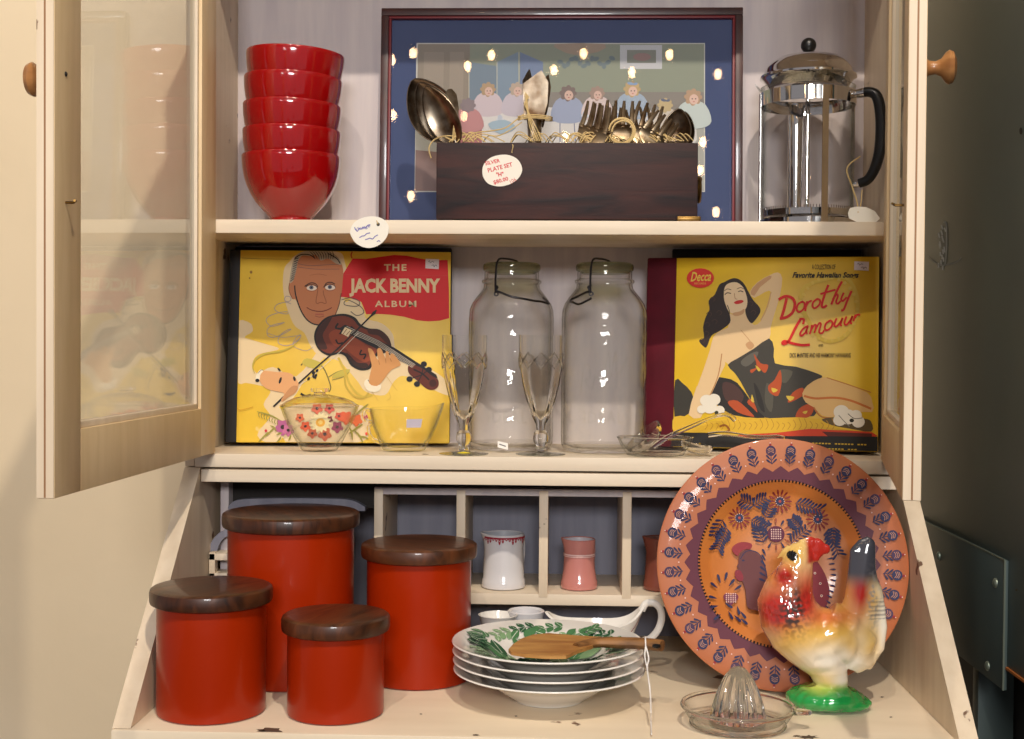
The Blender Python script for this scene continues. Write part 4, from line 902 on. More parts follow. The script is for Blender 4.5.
# ------------------------------------------------------------------ glass jars
def jar(px_, Y, side, label):
    c = at(px_, 447, Y=Y); c.z = ZS2+.0005; k = (Y-CAMP.y)/F
    def z(y): return at(px_, y, Y=Y).z
    t = thing('glass_jar', label, 'jar', (c.x, Y, ZS2), group='pair of wire-bail glass jars'); R = 42.5*k; zb_ = c.z
    o_ = [(0, .0015), (R*.80, 0), (R*.93, .002), (R*.99, .009), (R, .018)]; zs = z(312)-zb_; zn = z(291)-zb_
    o_ += [(R, zs-.008), (R*.985, zs+.002), (R*.93, zs+.010), (R*.84, zs+.017), (R*.72, zn-.001), (R*.665, zn+.003), (R*.655, zn+.008), (R*.70, zn+.010), (R*.70, zn+.0125), (R*.645, zn+.0145), (R*.645, z(272)-zb_)]
    i_ = [(r-.0028, zq+.0002) for r, zq in o_[::-1]]; i_ = [p for p in i_ if p[0] > 0]; i_[-1] = (R*.75, .0055); i_ = [p for p in i_ if p[1] > .005 or p[0] == R*.75]
    mb = MB(); mb.lathe([(r, zq+zb_) for r, zq in o_+i_+[(0, .0055)]], jarglass, 72, c=(c.x, Y, 0))
    # raised lettering on the front
    f = lambda u, v, h: Vector((c.x+(R+h)*math.sin(u/R), Y-(R+h)*math.cos(u/R), v))
    for lay in range(3):
        A_ = Art(mb, lambda u, v, h, l=lay: f(u, v, .0002+.0003*l)); A_.mb = mb
        A_.text('IDEAL', -.026, z(412), .022, z(420)-.0, jarglass, .02-lay*.004, spacing=1.2, ydown=True) if False else A_.text('IDEAL', -.026, z(421), .022, z(409), jarglass, .02-lay*.004, spacing=1.2, ydown=False)
        A_.stroke([(-.030, z(392)), (-.026, z(368)), (-.020, z(364)), (-.018, z(376)), (-.024, z(380)), (-.016, z(388)), (-.012, z(376)), (-.006, z(378)), (-.004, z(384)), (.004, z(352)), (.006, z(378)), (.012, z(350)), (.014, z(374)), (.028, z(356))], .0022-lay*.0005, jarglass, 5)
    mb.build('jar_body', t)
    mb = MB(); rl_ = 29*k; zt_ = z(262.5)
    mb.lathe([(0, z(274)), (rl_*.80, z(274)), (rl_*.86, z(272.5)), (rl_*.98, z(271)), (rl_, z(268)), (rl_*.98, z(265)), (rl_*.90, z(263.2)), (rl_*.5, z(262.4)), (0, z(262.6))], glass_thin('greenish_lid_glass', edge=(170,176,130), face=(232,234,212), power=2) if 'greenish_lid_glass' not in bpy.data.materials else bpy.data.materials['greenish_lid_glass'], 64, c=(c.x,Y,0)); mb.build('jar_lid', t)
    # wire bail
    mb = MB(); a0 = Rr(-118); rn = R*.70; hx = Vector((c.x+rn*math.cos(a0), Y+rn*math.sin(a0), z(295))); cc = Vector((c.x, Y, 0))
    def cyl(a, r, zq): return Vector((c.x+r*math.cos(a), Y+r*math.sin(a), zq))
    b_ = a0+PI
    mb.tube(smooth_path([cyl(a0, rn+.002, z(294)), cyl(a0, rn+.0022, z(280)), cyl(a0, rl_+.001, z(267)), cyl(a0, rl_*.85, z(260.5)), cyl(a0, rl_*.4, z(259.4)), cc+Vector((0,0,z(259.6))), cyl(b_, rl_*.35, z(260.6))], 6), .0013, wire, 8)
    mb.tube([hx+Vector((.0022*math.cos(q), -.0015, .0022*math.sin(q))) for q in [2*PI*k/14 for k in range(14)]], .0010, wire, 6, True)
    mb.tube(smooth_path([cyl(a0+Rr(5)*side, rn+.0022, z(288)), cyl(a0+Rr(2)*side, rn+.0022, z(292)), cyl(a0+Rr(12)*side, rn+.002, z(294))]+[cyl(a0+Rr(d_)*side, rn+.003+.004*(d_/110), z(295+7*min(1, d_/75))) for d_ in (30, 50, 70, 88)]+[cyl(a0+Rr(110)*side, rn+.010, z(303.5)), cyl(a0+Rr(122)*side, rn+.006, z(300)), cyl(a0+Rr(130)*side, rn+.003, z(297))], 5), .0014, wire, 8)
    mb.tube([cyl(a0+Rr(5)*side, rn+.0022, z(288)), cyl(a0-Rr(2)*side, rn+.002, z(286.5))], .0011, wire, 6)
    mb.build('wire_bail', t)
    return t, f, z, R
j1, f1, zj1, R1 = jar(510.5, .100, 1, 'glass canning jar with wire bail, the one nearer the violin-player album')
j2, f2, zj2, R2 = jar(603.2, .078, -1, 'glass canning jar with wire bail, beside the dark red album spine')
mb = MB(); A = Art(mb, f1); A.h = .0006; u0 = -.0135; A.poly([(u0, zj1(438)), (u0+.0125, zj1(440)), (u0+.0125, zj1(446.5)), (u0, zj1(444))], (240,236,232)); A.stroke([(u0+.002, zj1(441)), (u0+.010, zj1(443))], .0012, (90,90,96), 0); mb.build('price_sticker', j1, label='small white price sticker')

# ------------------------------------------------------------------ goblets
def goblet(px_, Y, label, proto=None):
    c = at(px_, 452, Y=Y); k = (Y-CAMP.y)/F
    t = thing('goblet', label, 'glass', (c.x, Y, ZS2), group='pair of cut crystal goblets')
    def z(y): return at(px_, y, Y=Y).z-ZS2
    zf = .0006
    RW = 23*k
    zr, zd, zbt, zk1, zk0 = z(335), z(362), z(424), z(431), z(446)
    o_ = [(0, zf), (24.5*k, zf), (25*k, zf+.0007), (12*k, zf+.0022), (5.5*k, zf+.0045), (4.6*k, zk0), (6.6*k, zk0+.004), (7.6*k, (zk0+zk1)/2), (7.0*k, zk1-.002), (4.0*k, zk1+.001), (5.2*k, zbt), (10*k, z(415)), (15*k, z(400)), (19*k, z(385)), (21.5*k, z(371)), (22.4*k, zd+.001), (22.6*k, z(352)), (22.9*k, zr)]
    n_out = len(o_)
    i_ = [(22.3*k, zr), (21.9*k, z(352)), (21.2*k, zd), (20.0*k, z(372)), (17.0*k, z(386)), (12.6*k, z(400)), (7.6*k, z(412)), (0, z(419))]
    def fn(p, a, r, zq):
        if zq > zbt-.001 and r > 4.6*k and zq < zd+.004:
            g = 1-.055*abs(math.cos(5*a))*max(0, min(1, (zd-zq)/.012))*max(0, min(1, (zq-zbt)/.01)); p = Vector((p.x*g, p.y*g, p.z))
        return p
    mb = MB(); mb.keep = False; mb.T = Matrix.Translation((0,0,0)); mb.lathe([(0, .0040)]+o_[4:]+i_, crystal, 80, fn=fn); mb.build('bowl_and_stem', t, False)
    mb = MB(); mb.lathe(o_[:4]+[(5.6*k, .0042), (0, .0046)], clear, 64); mb.build('foot', t, False)
    # cut diamonds round the band
    mb = MB()
    for q in range(10):
        a0 = 2*PI*q/10; a1 = 2*PI*(q+1)/10; am = (a0+a1)/2; rr_ = 22.5*k
        def pt(a, y): return Vector((rr_*math.cos(a), rr_*math.sin(a), z(y)))
        for (y0, y1, y2) in ((360, 353, 360), (360, 368, 360)):
            mb.tube([pt(a0, y0), pt((a0+am)/2, (y0+y1)/2), pt(am, y1), pt((am+a1)/2, (y1+y2)/2), pt(a1, y2)], .0008, crystal, 6)
    mb.build('cut_band', t, False)
    return t, k
g1, k1 = goblet(463.8, .022, 'cut crystal goblet with a yellow dot on its foot, left of the pair')
g2, k2 = goblet(540.6, .028, 'cut crystal goblet without a dot, right of the pair')
mb = MB(); mb.lathe([(0, .0052), (.0075, .0040), (.0078, .0042), (0, .0056)], mat('yellow_dot_sticker', (250,232,40), .5), 20, sx=1, sy=.8, c=(.001, -.0135, -.001)); mb.build('dot_sticker', g1, False, label='round yellow price dot')

# ------------------------------------------------------------------ covered glass sugar bowl and creamer
def zz_(px_, Y): return lambda y: at(px_, y, Y=Y).z-ZS2
c = at(319.5, 450, Y=.050); k = (.050-CAMP.y)/F; z = zz_(319.5, .050)
t = thing('sugar_bowl', 'clear glass sugar bowl with a knobbed glass lid, before the violin-player album', 'bowl', (c.x, .050, ZS2))
zf = .0006
mb = MB(); mb.lathe([(0, zf), (16*k, zf), (18*k, zf+.001), (24*k, z(440)), (31*k, z(427)), (36.5*k, z(415)), (39.5*k, z(405.5)), (38.5*k, z(405)), (35*k, z(414)), (29.5*k, z(426)), (22.5*k, z(438)), (15*k, zf+.005), (0, zf+.004)], clear, 64); mb.tube([(39.2*k*math.cos(2*PI*q/60), 39.2*k*math.sin(2*PI*q/60), z(405.6)) for q in range(60)], .0009, crystal, 6, True); mb.build('bowl', t, False)
mb = MB(); mb.lathe([(38.3*k, z(406.5)), (38.6*k, z(405)), (33*k, z(401)), (24*k, z(397.5)), (12*k, z(395)), (7*k, z(394.2)), (0, z(394))], clear, 64)
mb.build('lid', t, False)
mb = MB(); mb.lathe([(5.5*k, z(395)), (6*k, z(392.5)), (8.8*k, z(391.5)), (9*k, z(388.2)), (0, z(388))], crystal, 24); mb.build('knob', t, False)
c = at(404, 449, Y=.060); k = (.060-CAMP.y)/F; z = zz_(404, .060)
t = thing('glass_creamer', 'clear glass creamer with a curled handle, between the sugar bowl and a goblet', 'creamer', (c.x, .060, ZS2))
def fnc(p, a, r, zq):
    q = max(0, min(1, zq/z(406))); 
    if r > 10*k: p = Vector((p.x+ (6*k*q*q*max(0, math.cos(a))**3), p.y, p.z+ (z(402)-z(409))*q**3*max(0, math.cos(a))**4 + (z(404)-z(409))*q**3*max(0, math.sin(a))**6*0))
    return p
mb = MB(); mb.lathe([(0, zf), (18*k, zf), (21*k, zf+.0012), (26*k, z(440)), (31*k, z(427)), (34*k, z(415)), (35*k, z(408.5)), (34.2*k, z(408.2)), (32.8*k, z(415)), (29.6*k, z(427)), (24.6*k, z(439)), (17*k, zf+.005), (0, zf+.004)], clear, 64, fn=fnc); mb.build('body', t, False)
mb = MB(); mb.tube(smooth_path([(-34*k, 0, z(411)), (-39*k, 0, z(410)), (-41*k, 0, z(415)), (-38*k, 0, z(421)), (-32*k, 0, z(423)), (-36*k, 0, z(428)), (-33*k, 0, z(438)), (-24*k, 0, z(443))], 5), .0032, crystal, 8, flat=.7); mb.build('handle', t, False)
mb = MB(); rs = 32.2*k; fs = lambda u, v, h: Vector(((rs+h+(v-z(425))*.35)*math.sin(u/rs), -(rs+h+(v-z(425))*.35)*math.cos(u/rs), v)); A = Art(mb, fs); A.h = .0025; A.poly([(6*k, z(417)), (20*k, z(417)), (20*k, z(425.5)), (6*k, z(425.5))], (214,206,222)); mb.build('price_sticker', t, False, label='small lilac price sticker')

# ------------------------------------------------------------------ glass ladles
def gladle(bc, R, tilt, hand, label, grp='clear glass ladles'):
    t = thing('glass_ladle', label, 'ladle', tuple(bc)); mb = MB()
    M = Matrix.Translation((0,0,0)) @ tilt
    mb.T = M; pr = []
    for j in range(9): a = PI/2*j/8; pr.append((R*math.sin(a), -R*.62*math.cos(a)))
    inn = [(r*.93, zq*.90) for r, zq in pr[::-1]]
    mb.lathe(pr+[(R*1.0, .0012), (R*.95, .0012)]+inn[1:], crystal, 40); mb.build('bowl', t, False)
    mb = MB(); hp_ = smooth_path([Vector(h)-Vector(bc) for h in hand], 6); n = len(hp_); mb.tube(hp_, [.0030+.0014*abs(math.cos(PI*i/(n-1)*.9)) for i in range(n)], crystal, 10, flat=.7); mb.build('handle', t, False)
    return t
zb_ = ZS2
b1 = at(643, 436, Y=.045); b1.z = zb_+.0225
gladle(b1, .0255, Matrix.Rotation(Rr(-42), 4, 'Y') @ Matrix.Rotation(Rr(8), 4, 'X'), [at(653, 447, Y=.035), at(668, 437, Y=.035), at(690, 427, Y=.033), at(715, 416.5, Y=.030), at(728, 415, Y=.028), at(735, 420, Y=.028)], 'clear glass ladle whose handle rises toward the reclining woman album')
b2 = at(697, 445, Y=.030); b2.z = zb_+.0145
gladle(b2, .0195, Matrix.Rotation(Rr(12), 4, 'Y'), [at(708, 435, Y=.028), at(725, 433.5, Y=.028), at(748, 436.5, Y=.026), at(765, 437, Y=.024), at(777, 437, Y=.022), at(784, 438.5, Y=.022)], 'clear glass ladle lying flat behind the rim of the painted platter')
c = at(655, 456, Y=.020); k = (.020-CAMP.y)/F; z = zz_(655, .02)
mb = MB(); mb.lathe([(0, zf), (22*k, zf), (28*k, zf+.0012), (34*k, z(446)), (38*k, z(437.5)), (37*k, z(437)), (32.5*k, z(445)), (26*k, zf+.005), (0, zf+.004)], clear, 56, sy=.62)
mb.tube([(37.6*k*math.cos(2*PI*q/60), .62*37.6*k*math.sin(2*PI*q/60), z(437.4)) for q in range(60)], .0011, crystal, 6, True)
o = mb.build('glass_dish', None, False); o.location = (c.x, .020, ZS2); tag(o, 'low clear glass dish at the shelf edge under the glass ladle', 'dish')

# ------------------------------------------------------------------ orange-red canisters
def canister(lx0, lx1, ytop, ybot, Y, lidm, label, bx=None):
    cxp = (lx0+lx1)/2; k = (Y-CAMP.y)/F*1.012
    ztop = at(cxp, ytop, Y=Y).z; c = at(cxp, (ytop+ybot)/2, Y=Y)
    R = (lx1-lx0)/2*k*.985; Rb = ((bx[1]-bx[0])/2*k*.985) if bx else R*.92
    lt = .0168
    t = thing('storage_canister', label, 'canister', (c.x, Y, 0), group='orange-red storage canisters')
    z0 = .0006; hb = ztop-lt*.86
    mb = MB(); mb.lathe([(0, z0), (Rb-.002, z0), (Rb-.0004, z0+.0012), (Rb, z0+.003), (Rb, hb), (Rb-.002, hb), (Rb-.002, z0+.003), (0, z0+.003)], enamel, 96); mb.build('canister_body', t, False)
    mb = MB(); mb.lathe([(0, hb-.002), (Rb-.0035, hb-.002), (Rb-.0035, ztop-lt), (R-.0030, ztop-lt), (R-.0008, ztop-lt+.0012), (R, ztop-lt+.004), (R, ztop-.0048), (R-.0008, ztop-.0020), (R-.0030, ztop-.0004), (R-.007, ztop), (0, ztop)], lidm, 96); l = mb.build('wooden_lid', t, False)
    l.rotation_euler = (0, 0, cxp)
    return t
canister(222, 360, 511, 692, -.036, walnut, 'tallest orange-red canister with a dark wooden lid, at the back left corner', (228, 354.5))
canister(360.3, 477.5, 542, 691, -.032, walnut2, 'orange-red canister with a dark wooden lid, right beside the stack of plates', (366, 471))
canister(150, 273, 585.5, 727, -.178, walnut, 'orange-red canister with a dark lid at the front left, beside the slanted side', (157, 266))
canister(281, 390.5, 613.5, 725, -.176, walnut2, 'smallest, shortest orange-red canister with a lighter wooden lid, in front', (287, 384.5))

# ------------------------------------------------------------------ stack of plates
leafg = (74,122,78); leafd = (46,92,60); leafl = (130,164,120)
def plate_prof(R):
    o_ = [(0, .0030), (.030, .0030), (.034, 0), (.037, 0), (.0385, .0025), (.050, .0085), (.064, .0185), (.072, .0245), (.085, .0280), (R-.003, .0318), (R, .0335), (R-.001, .0348), (R-.004, .0342), (.085, .0304), (.073, .0272), (.064, .0215), (.050, .0115), (.036, .0060), (0, .0056)]
    return o_
def top_h(r):
    for (r0, h0), (r1, h1) in zip([(0,.0056),(.036,.0060),(.050,.0115),(.064,.0215),(.073,.0272),(.085,.0304),(.0995,.0342)], [(.036,.0060),(.050,.0115),(.064,.0215),(.073,.0272),(.085,.0304),(.0995,.0342),(.2,.04)]):
        if r0 <= r <= r1: return h0+(h1-h0)*(r-r0)/(r1-r0)
    return .034
RP = .1030; YPl = -.112
c = at(549, 660, Y=YPl); zc_ = [at(549, y, Y=YPl).z for y in (672, 661.5, 651, 642)]
labs = ['white soup plate at the bottom of the stack, its foot on the desk', 'white soup plate second from the bottom of the plate stack', 'white soup plate third from the bottom, just under the leaf-patterned one', 'white soup plate with green leaves printed on it, on top of the stack']
proto = None; zpl = []
for i in range(4):
    z = .0006 + i*.0098
    if proto is None: mb = MB(); mb.lathe(plate_prof(RP), porcelain, 96); proto = mb.build('soup_plate', None, False); o = proto
    elif i < 3: o = proto.copy(); COL.objects.link(o)
    else:
        mb = MB(); mb.lathe(plate_prof(RP), porcelain, 96)
        A = Art(mb, lambda u, v, h: Vector((u, v, top_h(math.hypot(u, v))+.0003+h)), .00004)
        random.seed(5)
        def leaf(x, y, a, L_, w_, c_):
            n = 7; pts = []
            for q in range(n+1): t = q/n; pts.append((L_*t, w_*math.sin(PI*t)**.8))
            for q in range(n-1, 0, -1): t = q/n; pts.append((L_*t, -w_*math.sin(PI*t)**.8))
            A.poly([(x+p[0]*math.cos(a)-p[1]*math.sin(a), y+p[0]*math.sin(a)+p[1]*math.cos(a)) for p in pts], c_); A.h += .00001
            A.stroke([(x, y), (x+L_*.9*math.cos(a), y+L_*.9*math.sin(a))], .0006, (220,226,210), 0)
        def sprig(x, y, a, n, L_, w_, c_):
            P_ = [(x+L_*t*math.cos(a+.5*t), y+L_*t*math.sin(a+.5*t)) for t in [q/5 for q in range(6)]]
            A.stroke(P_, .0010, c_, 3)
            for q in range(n):
                t = (q+.6)/n; i_ = min(4, int(t*5)); px_, py_ = P_[i_]
                for s_ in (1, -1): leaf(px_, py_, a+.5*t+s_*.9, w_*(1.2-.4*t), w_*.30, c_)
        for k in range(16):
            a = 2*PI*k/16+.2; r = .080+.006*math.sin(k*2.3)
            sprig(r*math.cos(a), r*math.sin(a), a+PI/2+.2*math.sin(k), 3, .026, .013, (leafg, leafd, leafl)[k % 3])
        for (x, y, a, L_, w_, c_) in ((-.070,.018,-.5,.036,.011,leafg),(-.062,.030,-.9,.030,.009,leafd),(-.045,.020,-1.2,.040,.012,leafl),(-.035,-.03,.3,.030,.011,leafd),(-.005,.05,-1.6,.034,.012,leafd),(.020,.052,-1.9,.034,.012,leafg),(.045,.045,-2.2,.034,.011,leafg),(.010,.030,-1.4,.03,.010,leafl),(-.02,.045,-1.3,.034,.010,leafd),(.06,.02,3.0,.03,.01,leafl)): leaf(x, y, a, L_, w_, c_)
        for (x, y, a) in ((-.04,.05,.2),(.02,.06,-.2),(-.075,-.01,1.3),(.055,-.045,.6),(-.03,-.06,.1)): sprig(x, y, a, 4, .04, .014, (leafg, leafd)[int(abs(x*1000)) % 2])
        o = mb.build('soup_plate', None, False)
    o.location = (c.x-.0006*i, YPl, z); zpl.append(z); o.rotation_euler = (0, 0, .4*i)
    if i == 3: o.rotation_euler = (0, 0, 0)
    tag(o, labs[i], 'plate', 'stack of white soup plates')
# ------------------------------------------------------------------ wooden spatula on the plates
zr_ = zpl[3]+.0362
t = thing('wooden_spatula', 'worn wooden spatula lying across the top plate with a white string on its handle', 'spatula', (c.x, -.16, zr_))
def sp_at(x, y): 
    p = at(x, y, Z=zr_+.0012); return p
mb = MB()
bl = [(509,652),(513,647),(522,641),(533,637.5),(548,636),(570,638),(600,642),(601,640.5),(598,645.5),(590,649),(575,654.5),(566,658.5),(545,658.5),(525,657),(512,655)]
bl = [(508.5,652.5),(513,647.5),(522,641.5),(533,637.8),(548,636.2),(572,638.2),(601,640),(592,649),(578,653.5),(566,659),(545,659),(525,657.5),(511,655)]
mb.prism([sp_at(*p) for p in bl], (0, 0, .0035), spat); mb.build('blade', t)
hd_ = smooth_path([sp_at(576,649.5)+Vector((0,0,.0025)), sp_at(596,646)+Vector((0,0,.0035)), sp_at(620,646.5)+Vector((0,0,.004)), sp_at(645,648)+Vector((0,0,.0045)), sp_at(662,650)+Vector((0,0,.0045))], 5)
mb = MB(); n = len(hd_); mb.tube(hd_, [.0056+.0026*min(1, i/(n*.4)) for i in range(n)], spat_d, 12, flat=.72, up=(0,0,1)); mb.build('handle', t)
mb = MB(); e = hd_[-1]; mb.tube([e+Vector((-.010, -.0055, .001)), e+Vector((-.006, -.0070, .001)), e+Vector((-.0025, -.0060, .001))], [.0018,.0026,.0018], blackp, 8); mb.build('burn_mark', t)
mb = MB(); q = hd_[-6]
mb.tube(smooth_path([q+Vector((.0, .0095*math.cos(a), .0068*math.sin(a))) for a in [2*PI*k/12 for k in range(12)]], 3, True), .0008, whitestr, 6, True)
b0_ = q+Vector((0, -.0098, 0)); mb.tube(smooth_path([b0_, b0_+Vector((.003,-.004,-.012)), b0_+Vector((.0015,-.005,-.022)), at(650, 690, Y=b0_.y-.006), at(651, 712, Y=-.212)], 6), .0009, whitestr, 6)
mb.tube(smooth_path([b0_, b0_+Vector((-.001,-.004,-.010)), b0_+Vector((.0015,-.005,-.022))], 5), .0008, whitestr, 6)
mb.tube(smooth_path([at(651,712,Y=-.212), at(651, 722, Z=.0032), at(651.5, 734, Z=.0032)], 4), .0008, whitestr, 6); mb.build('tag_string', t, label='white tag string')

# ------------------------------------------------------------------ sauce boat behind the plates
Yb2 = .012; t_c = at(597, 640, Y=Yb2); k = (Yb2-CAMP.y)/F
t = thing('sauce_boat', 'white sauce boat with green leaves, a red line and a loop handle, behind the plates', 'sauce boat', (t_c.x, Yb2, 0), (0, 0, 0))
rings = []; nB = 56
def boat(u, h, off):      # angle u around, h 0..1 up the wall
    ex = (.026+.030*h**.8)+off; ey = (.016+.013*h**.7)+off
    cx_ = math.cos(u); x = ex*cx_; y = ey*math.sin(u)
    if cx_ < 0: x *= 1+.10*h*h*(-cx_)
    rim = .0590+.0100*max(0, -cx_)**6 + .0200*max(0, cx_)**4 - .003*math.sin(u)**2 - (0 if abs(cx_) > .9 else 0)
    return Vector((x, y, .0006+.012+ (rim-.0126)*h))
mb = MB(); R = []
R.append([Vector((.024*math.cos(2*PI*q/nB), .015*math.sin(2*PI*q/nB), .0006)) for q in range(nB)]); R.append([Vector((.020*math.cos(2*PI*q/nB), .013*math.sin(2*PI*q/nB), .010)) for q in range(nB)])
for h in [i/9 for i in range(10)]: R.append([boat(2*PI*q/nB, h, 0) for q in range(nB)])
for h in [1-i/9 for i in range(10)]: R.append([boat(2*PI*q/nB, h, -.0028)+Vector((0,0,.0008 if h > .95 else .001)) for q in range(nB)])
mb.loft(R, porcelain); 
def bf(u, v, hh_):
    p = boat(u, v, .0003+hh_); return p
A = Art(mb, bf, .00004)
A.poly([(-.86,.62),(-.60,.72),(-.38,.84),(-.30,.90),(-.32,.95),(-.42,.90),(-.62,.78),(-.86,.68)], (150,40,44)) if False else A.stroke([(-.95,.60),(-.75,.66),(-.55,.78),(-.42,.90)], .045, (150,40,44))
for (u, v, a, L_, w_, c_) in ((-2.2,.5,.6,.42,.12,leafd),(-1.95,.3,1.0,.4,.12,leafl),(-1.7,.55,.2,.5,.13,leafg),(-1.6,.3,.7,.45,.12,leafl),(-1.35,.75,-.1,.4,.11,leafd),(-1.3,.45,.4,.36,.1,leafg),(-1.05,.35,.1,.4,.09,leafg),(-1.05,.52,.3,.3,.08,leafd),(-1.9,.75,0,.4,.11,leafg),(-2.5,.6,.4,.35,.11,leafd)):
    A.poly([(u+L_*t_*math.cos(a)-w_*math.sin(PI*t_)*sg*math.sin(a), v+L_*t_*math.sin(a)+w_*math.sin(PI*t_)*sg*math.cos(a)) for sg, ts in ((1, [q/6 for q in range(7)]), (-1, [q/6 for q in range(5, 0, -1)])) for t_ in ts], c_)
    A.h += .00002
mb.build('bowl', t, False)
mb = MB(); hx = .060
mb.tube(smooth_path([(.0520,0,.072),(.0565,0,.0800),(.0650,-.001,.0815),(.0730,-.001,.075),(.0750,-.001,.063),(.0710,-.001,.050),(.0630,0,.040),(.054,0,.036),(.044,0,.034)], 6), [.0042]*49, porcelain, 12, flat=.7, up=(0,1,0)); mb.build('handle', t, False)
t.location.x = at(597, 640, Y=Yb2).x
# two small white dishes behind the plates
c2 = at(498, 618, Y=.0); kk = (.0-CAMP.y)/F
mb = MB(); zt_ = at(498, 614.5, Y=0).z; mb.lathe([(0, 0.0006), (.010, .0006), (.011, .004), (.016, zt_*.6), (19*kk, zt_-.001), (20*kk, zt_), (18.5*kk, zt_+.0003), (.014, zt_*.6), (0, .006)], porcelain, 48)
o = mb.build('egg_cup', None, False); o.location = (c2.x, 0, 0); tag(o, 'small white cup with a flared rim, low behind the left rim of the plates', 'cup')
c2 = at(526, 612, Y=.024); kk = (.024-CAMP.y)/F; zt_ = at(526, 610, Y=.024).z
mb = MB(); mb.lathe([(0, .0006), (.017, .0006), (.0185, .003), (.0180, zt_*.6), (18*kk, zt_-.004), (18.6*kk, zt_-.001), (17.5*kk, zt_), (15*kk, zt_-.002), (.014, zt_*.5), (0, .006)], porc_blue, 48)
o = mb.build('small_jug', None, False); o.location = (c2.x, .024, 0); tag(o, 'small white jug with a grey inside, standing behind the plates beside the flared cup', 'jug')

# ------------------------------------------------------------------ creamers in the pigeonholes
def creamer(cxp, ybase, ytop, w0, w1, wr, Y, m, inm, label, hid=False):
    k = (Y-CAMP.y)/F; c = at(cxp, ybase, Y=Y); zb_ = zb1+.0005; zt_ = at(cxp, ytop, Y=Y).z
    t = thing('creamer_jug', label, 'creamer', (c.x, Y, zb_)); hh_ = zt_-zb_
    def fn(p, a, r, zq):
        if zq > hh_*.78 and r > wr*k*.3: q = ((zq/hh_-.78)/.22)**2; p = Vector((p.x - .045*r*4*q*max(0, -math.cos(a))**10, p.y, p.z+.0015*q*max(0, -math.cos(a))**8))
        return p
    mb = MB(); mb.lathe([(0, 0), (w0*k*.90, 0), (w0*k*.98, .0012), (w0*k, .004), (w0*k*.975, .010), (w0*k*.93, .0125), (w1*k*1.04, hh_*.4), (w1*k, hh_*.72), (wr*k*.98, hh_*.86), (wr*k, hh_-.001), (wr*k-.001, hh_), (wr*k-.0025, hh_-.001)], m, 64, fn=fn)
    mb.lathe([(wr*k-.0025, hh_-.001), (w1*k-.003, hh_*.72), (w1*k-.002, hh_*.3), (0, .005)], inm, 64, fn=fn); mb.build('jug_body', t, False)
    mb = MB(); mb.tube(smooth_path([(w1*k*.6, w1*k*.8, hh_*.88), (w1*k*.9, w1*k*1.25, hh_*.86), (w1*k*.95, w1*k*1.45, hh_*.6), (w1*k*.85, w1*k*1.2, hh_*.3), (w1*k*.62, w1*k*.8, hh_*.2)], 5), .0028, m, 8); mb.build('handle', t, False)
    return t, k, hh_
t, k, hh_ = creamer(503.5, 589, 533, 22.2, 19.6, 20.5, .100, porc_blue, mat('grey_inside', (170,172,178), .3), 'white creamer jug with a dark red lace border, in the second open pigeonhole')
mb = MB(); rr_ = 20.8*k; A = Art(mb, lambda u, v, h: Vector(((rr_+h)*math.sin(u), -(rr_+h)*math.cos(u), v)), .00003); A.h = .0003; dr = (150,34,50)
v1 = hh_*.965; st = .0014
for q in range(-9, 10):
    u = q*.16; A.poly([(u-.08, v1), (u+.082, v1), (u+.082, v1-.0022), (u-.08, v1-.0022)], dr)
    d_ = (.0066, .0040, .0050, .0086)[q % 4]; A.poly([(u-.055, v1-.002), (u+.055, v1-.002), (u+.055, v1-d_*.7), (u+.02, v1-d_), (u-.02, v1-d_), (u-.055, v1-d_*.7)], dr); A.h += .00003; A.ell(u, v1-d_*.5, .014, .0007, (226,220,220)); A.h -= .00003
mb.build('lace_border', t, False)
t, k, hh_ = creamer(579, 590, 538.5, 18.6, 15.2, 16.2, .100, pinkglaze, mat('pink_inside', (196,190,196), .3), 'pink glazed creamer jug with pale bands, in the third open pigeonhole')
mb = MB(); pb_ = (232,196,190)
for (f_, w_) in ((.70, .0018), (.665, .0010)):
    zc2 = hh_*f_; rr_ = 15.6*k+.0004; mb.lathe([(rr_, zc2-w_/2), (rr_+.0002, zc2), (rr_, zc2+w_/2)], flat(pb_, .2), 64)
mb.build('pale_band', t, False)
creamer(660, 591, 537, 17, 14.5, 16, .100, browncl, mat('brown_inside', (120,80,70), .4), 'reddish brown creamer jug in a pigeonhole, half hidden by the painted platter')

# ------------------------------------------------------------------ painted platter
RC = .1390; tilt = Rr(9.5)
cxc = at(780.5, 565, Y=-.045)
YC = -.052
t = thing('painted_platter', 'large round orange folk-art platter painted with flowers and a rooster, leaning on the shelf', 'platter', (cxc.x, -.064, 0))
O = Vector((cxc.x, -.064+RC*math.sin(tilt)*1.0, RC*math.cos(tilt)+.0012))
MT = Matrix.Translation(O) @ Matrix.Rotation(PI/2-tilt, 4, 'X')         # local z = towards the viewer
clay = mat('orange_stained_wood', (212,132,62), .42, col2=(192,110,50), scale=5, stretch=(3,3,3), thr=(.3,.7), coat=.25)
rimst = mat('orange_rim_stain', (190,112,64), .5, col2=(170,92,60), scale=6, thr=(.3,.7), coat=.25)
def ph(r):
    u = r/RC
    if u < .55: return .004
    if u < .665: return .004+.010*((u-.55)/.115)
    return .014+.004*(u-.665)/.335
prof = [(0, .004), (.40*RC, .004)] + [(RC*(.55+.115*i/4), ph(RC*(.55+.115*i/4))) for i in range(5)]
mb = MB(); mb.T = MT
mb.lathe([(0, ph(0)), (RC*.3, ph(0))]+[(RC*.55, ph(RC*.55))]+[(RC*(.55+.115*i/4), ph(RC*(.55+.115*i/4))) for i in range(1, 5)], clay, 120)
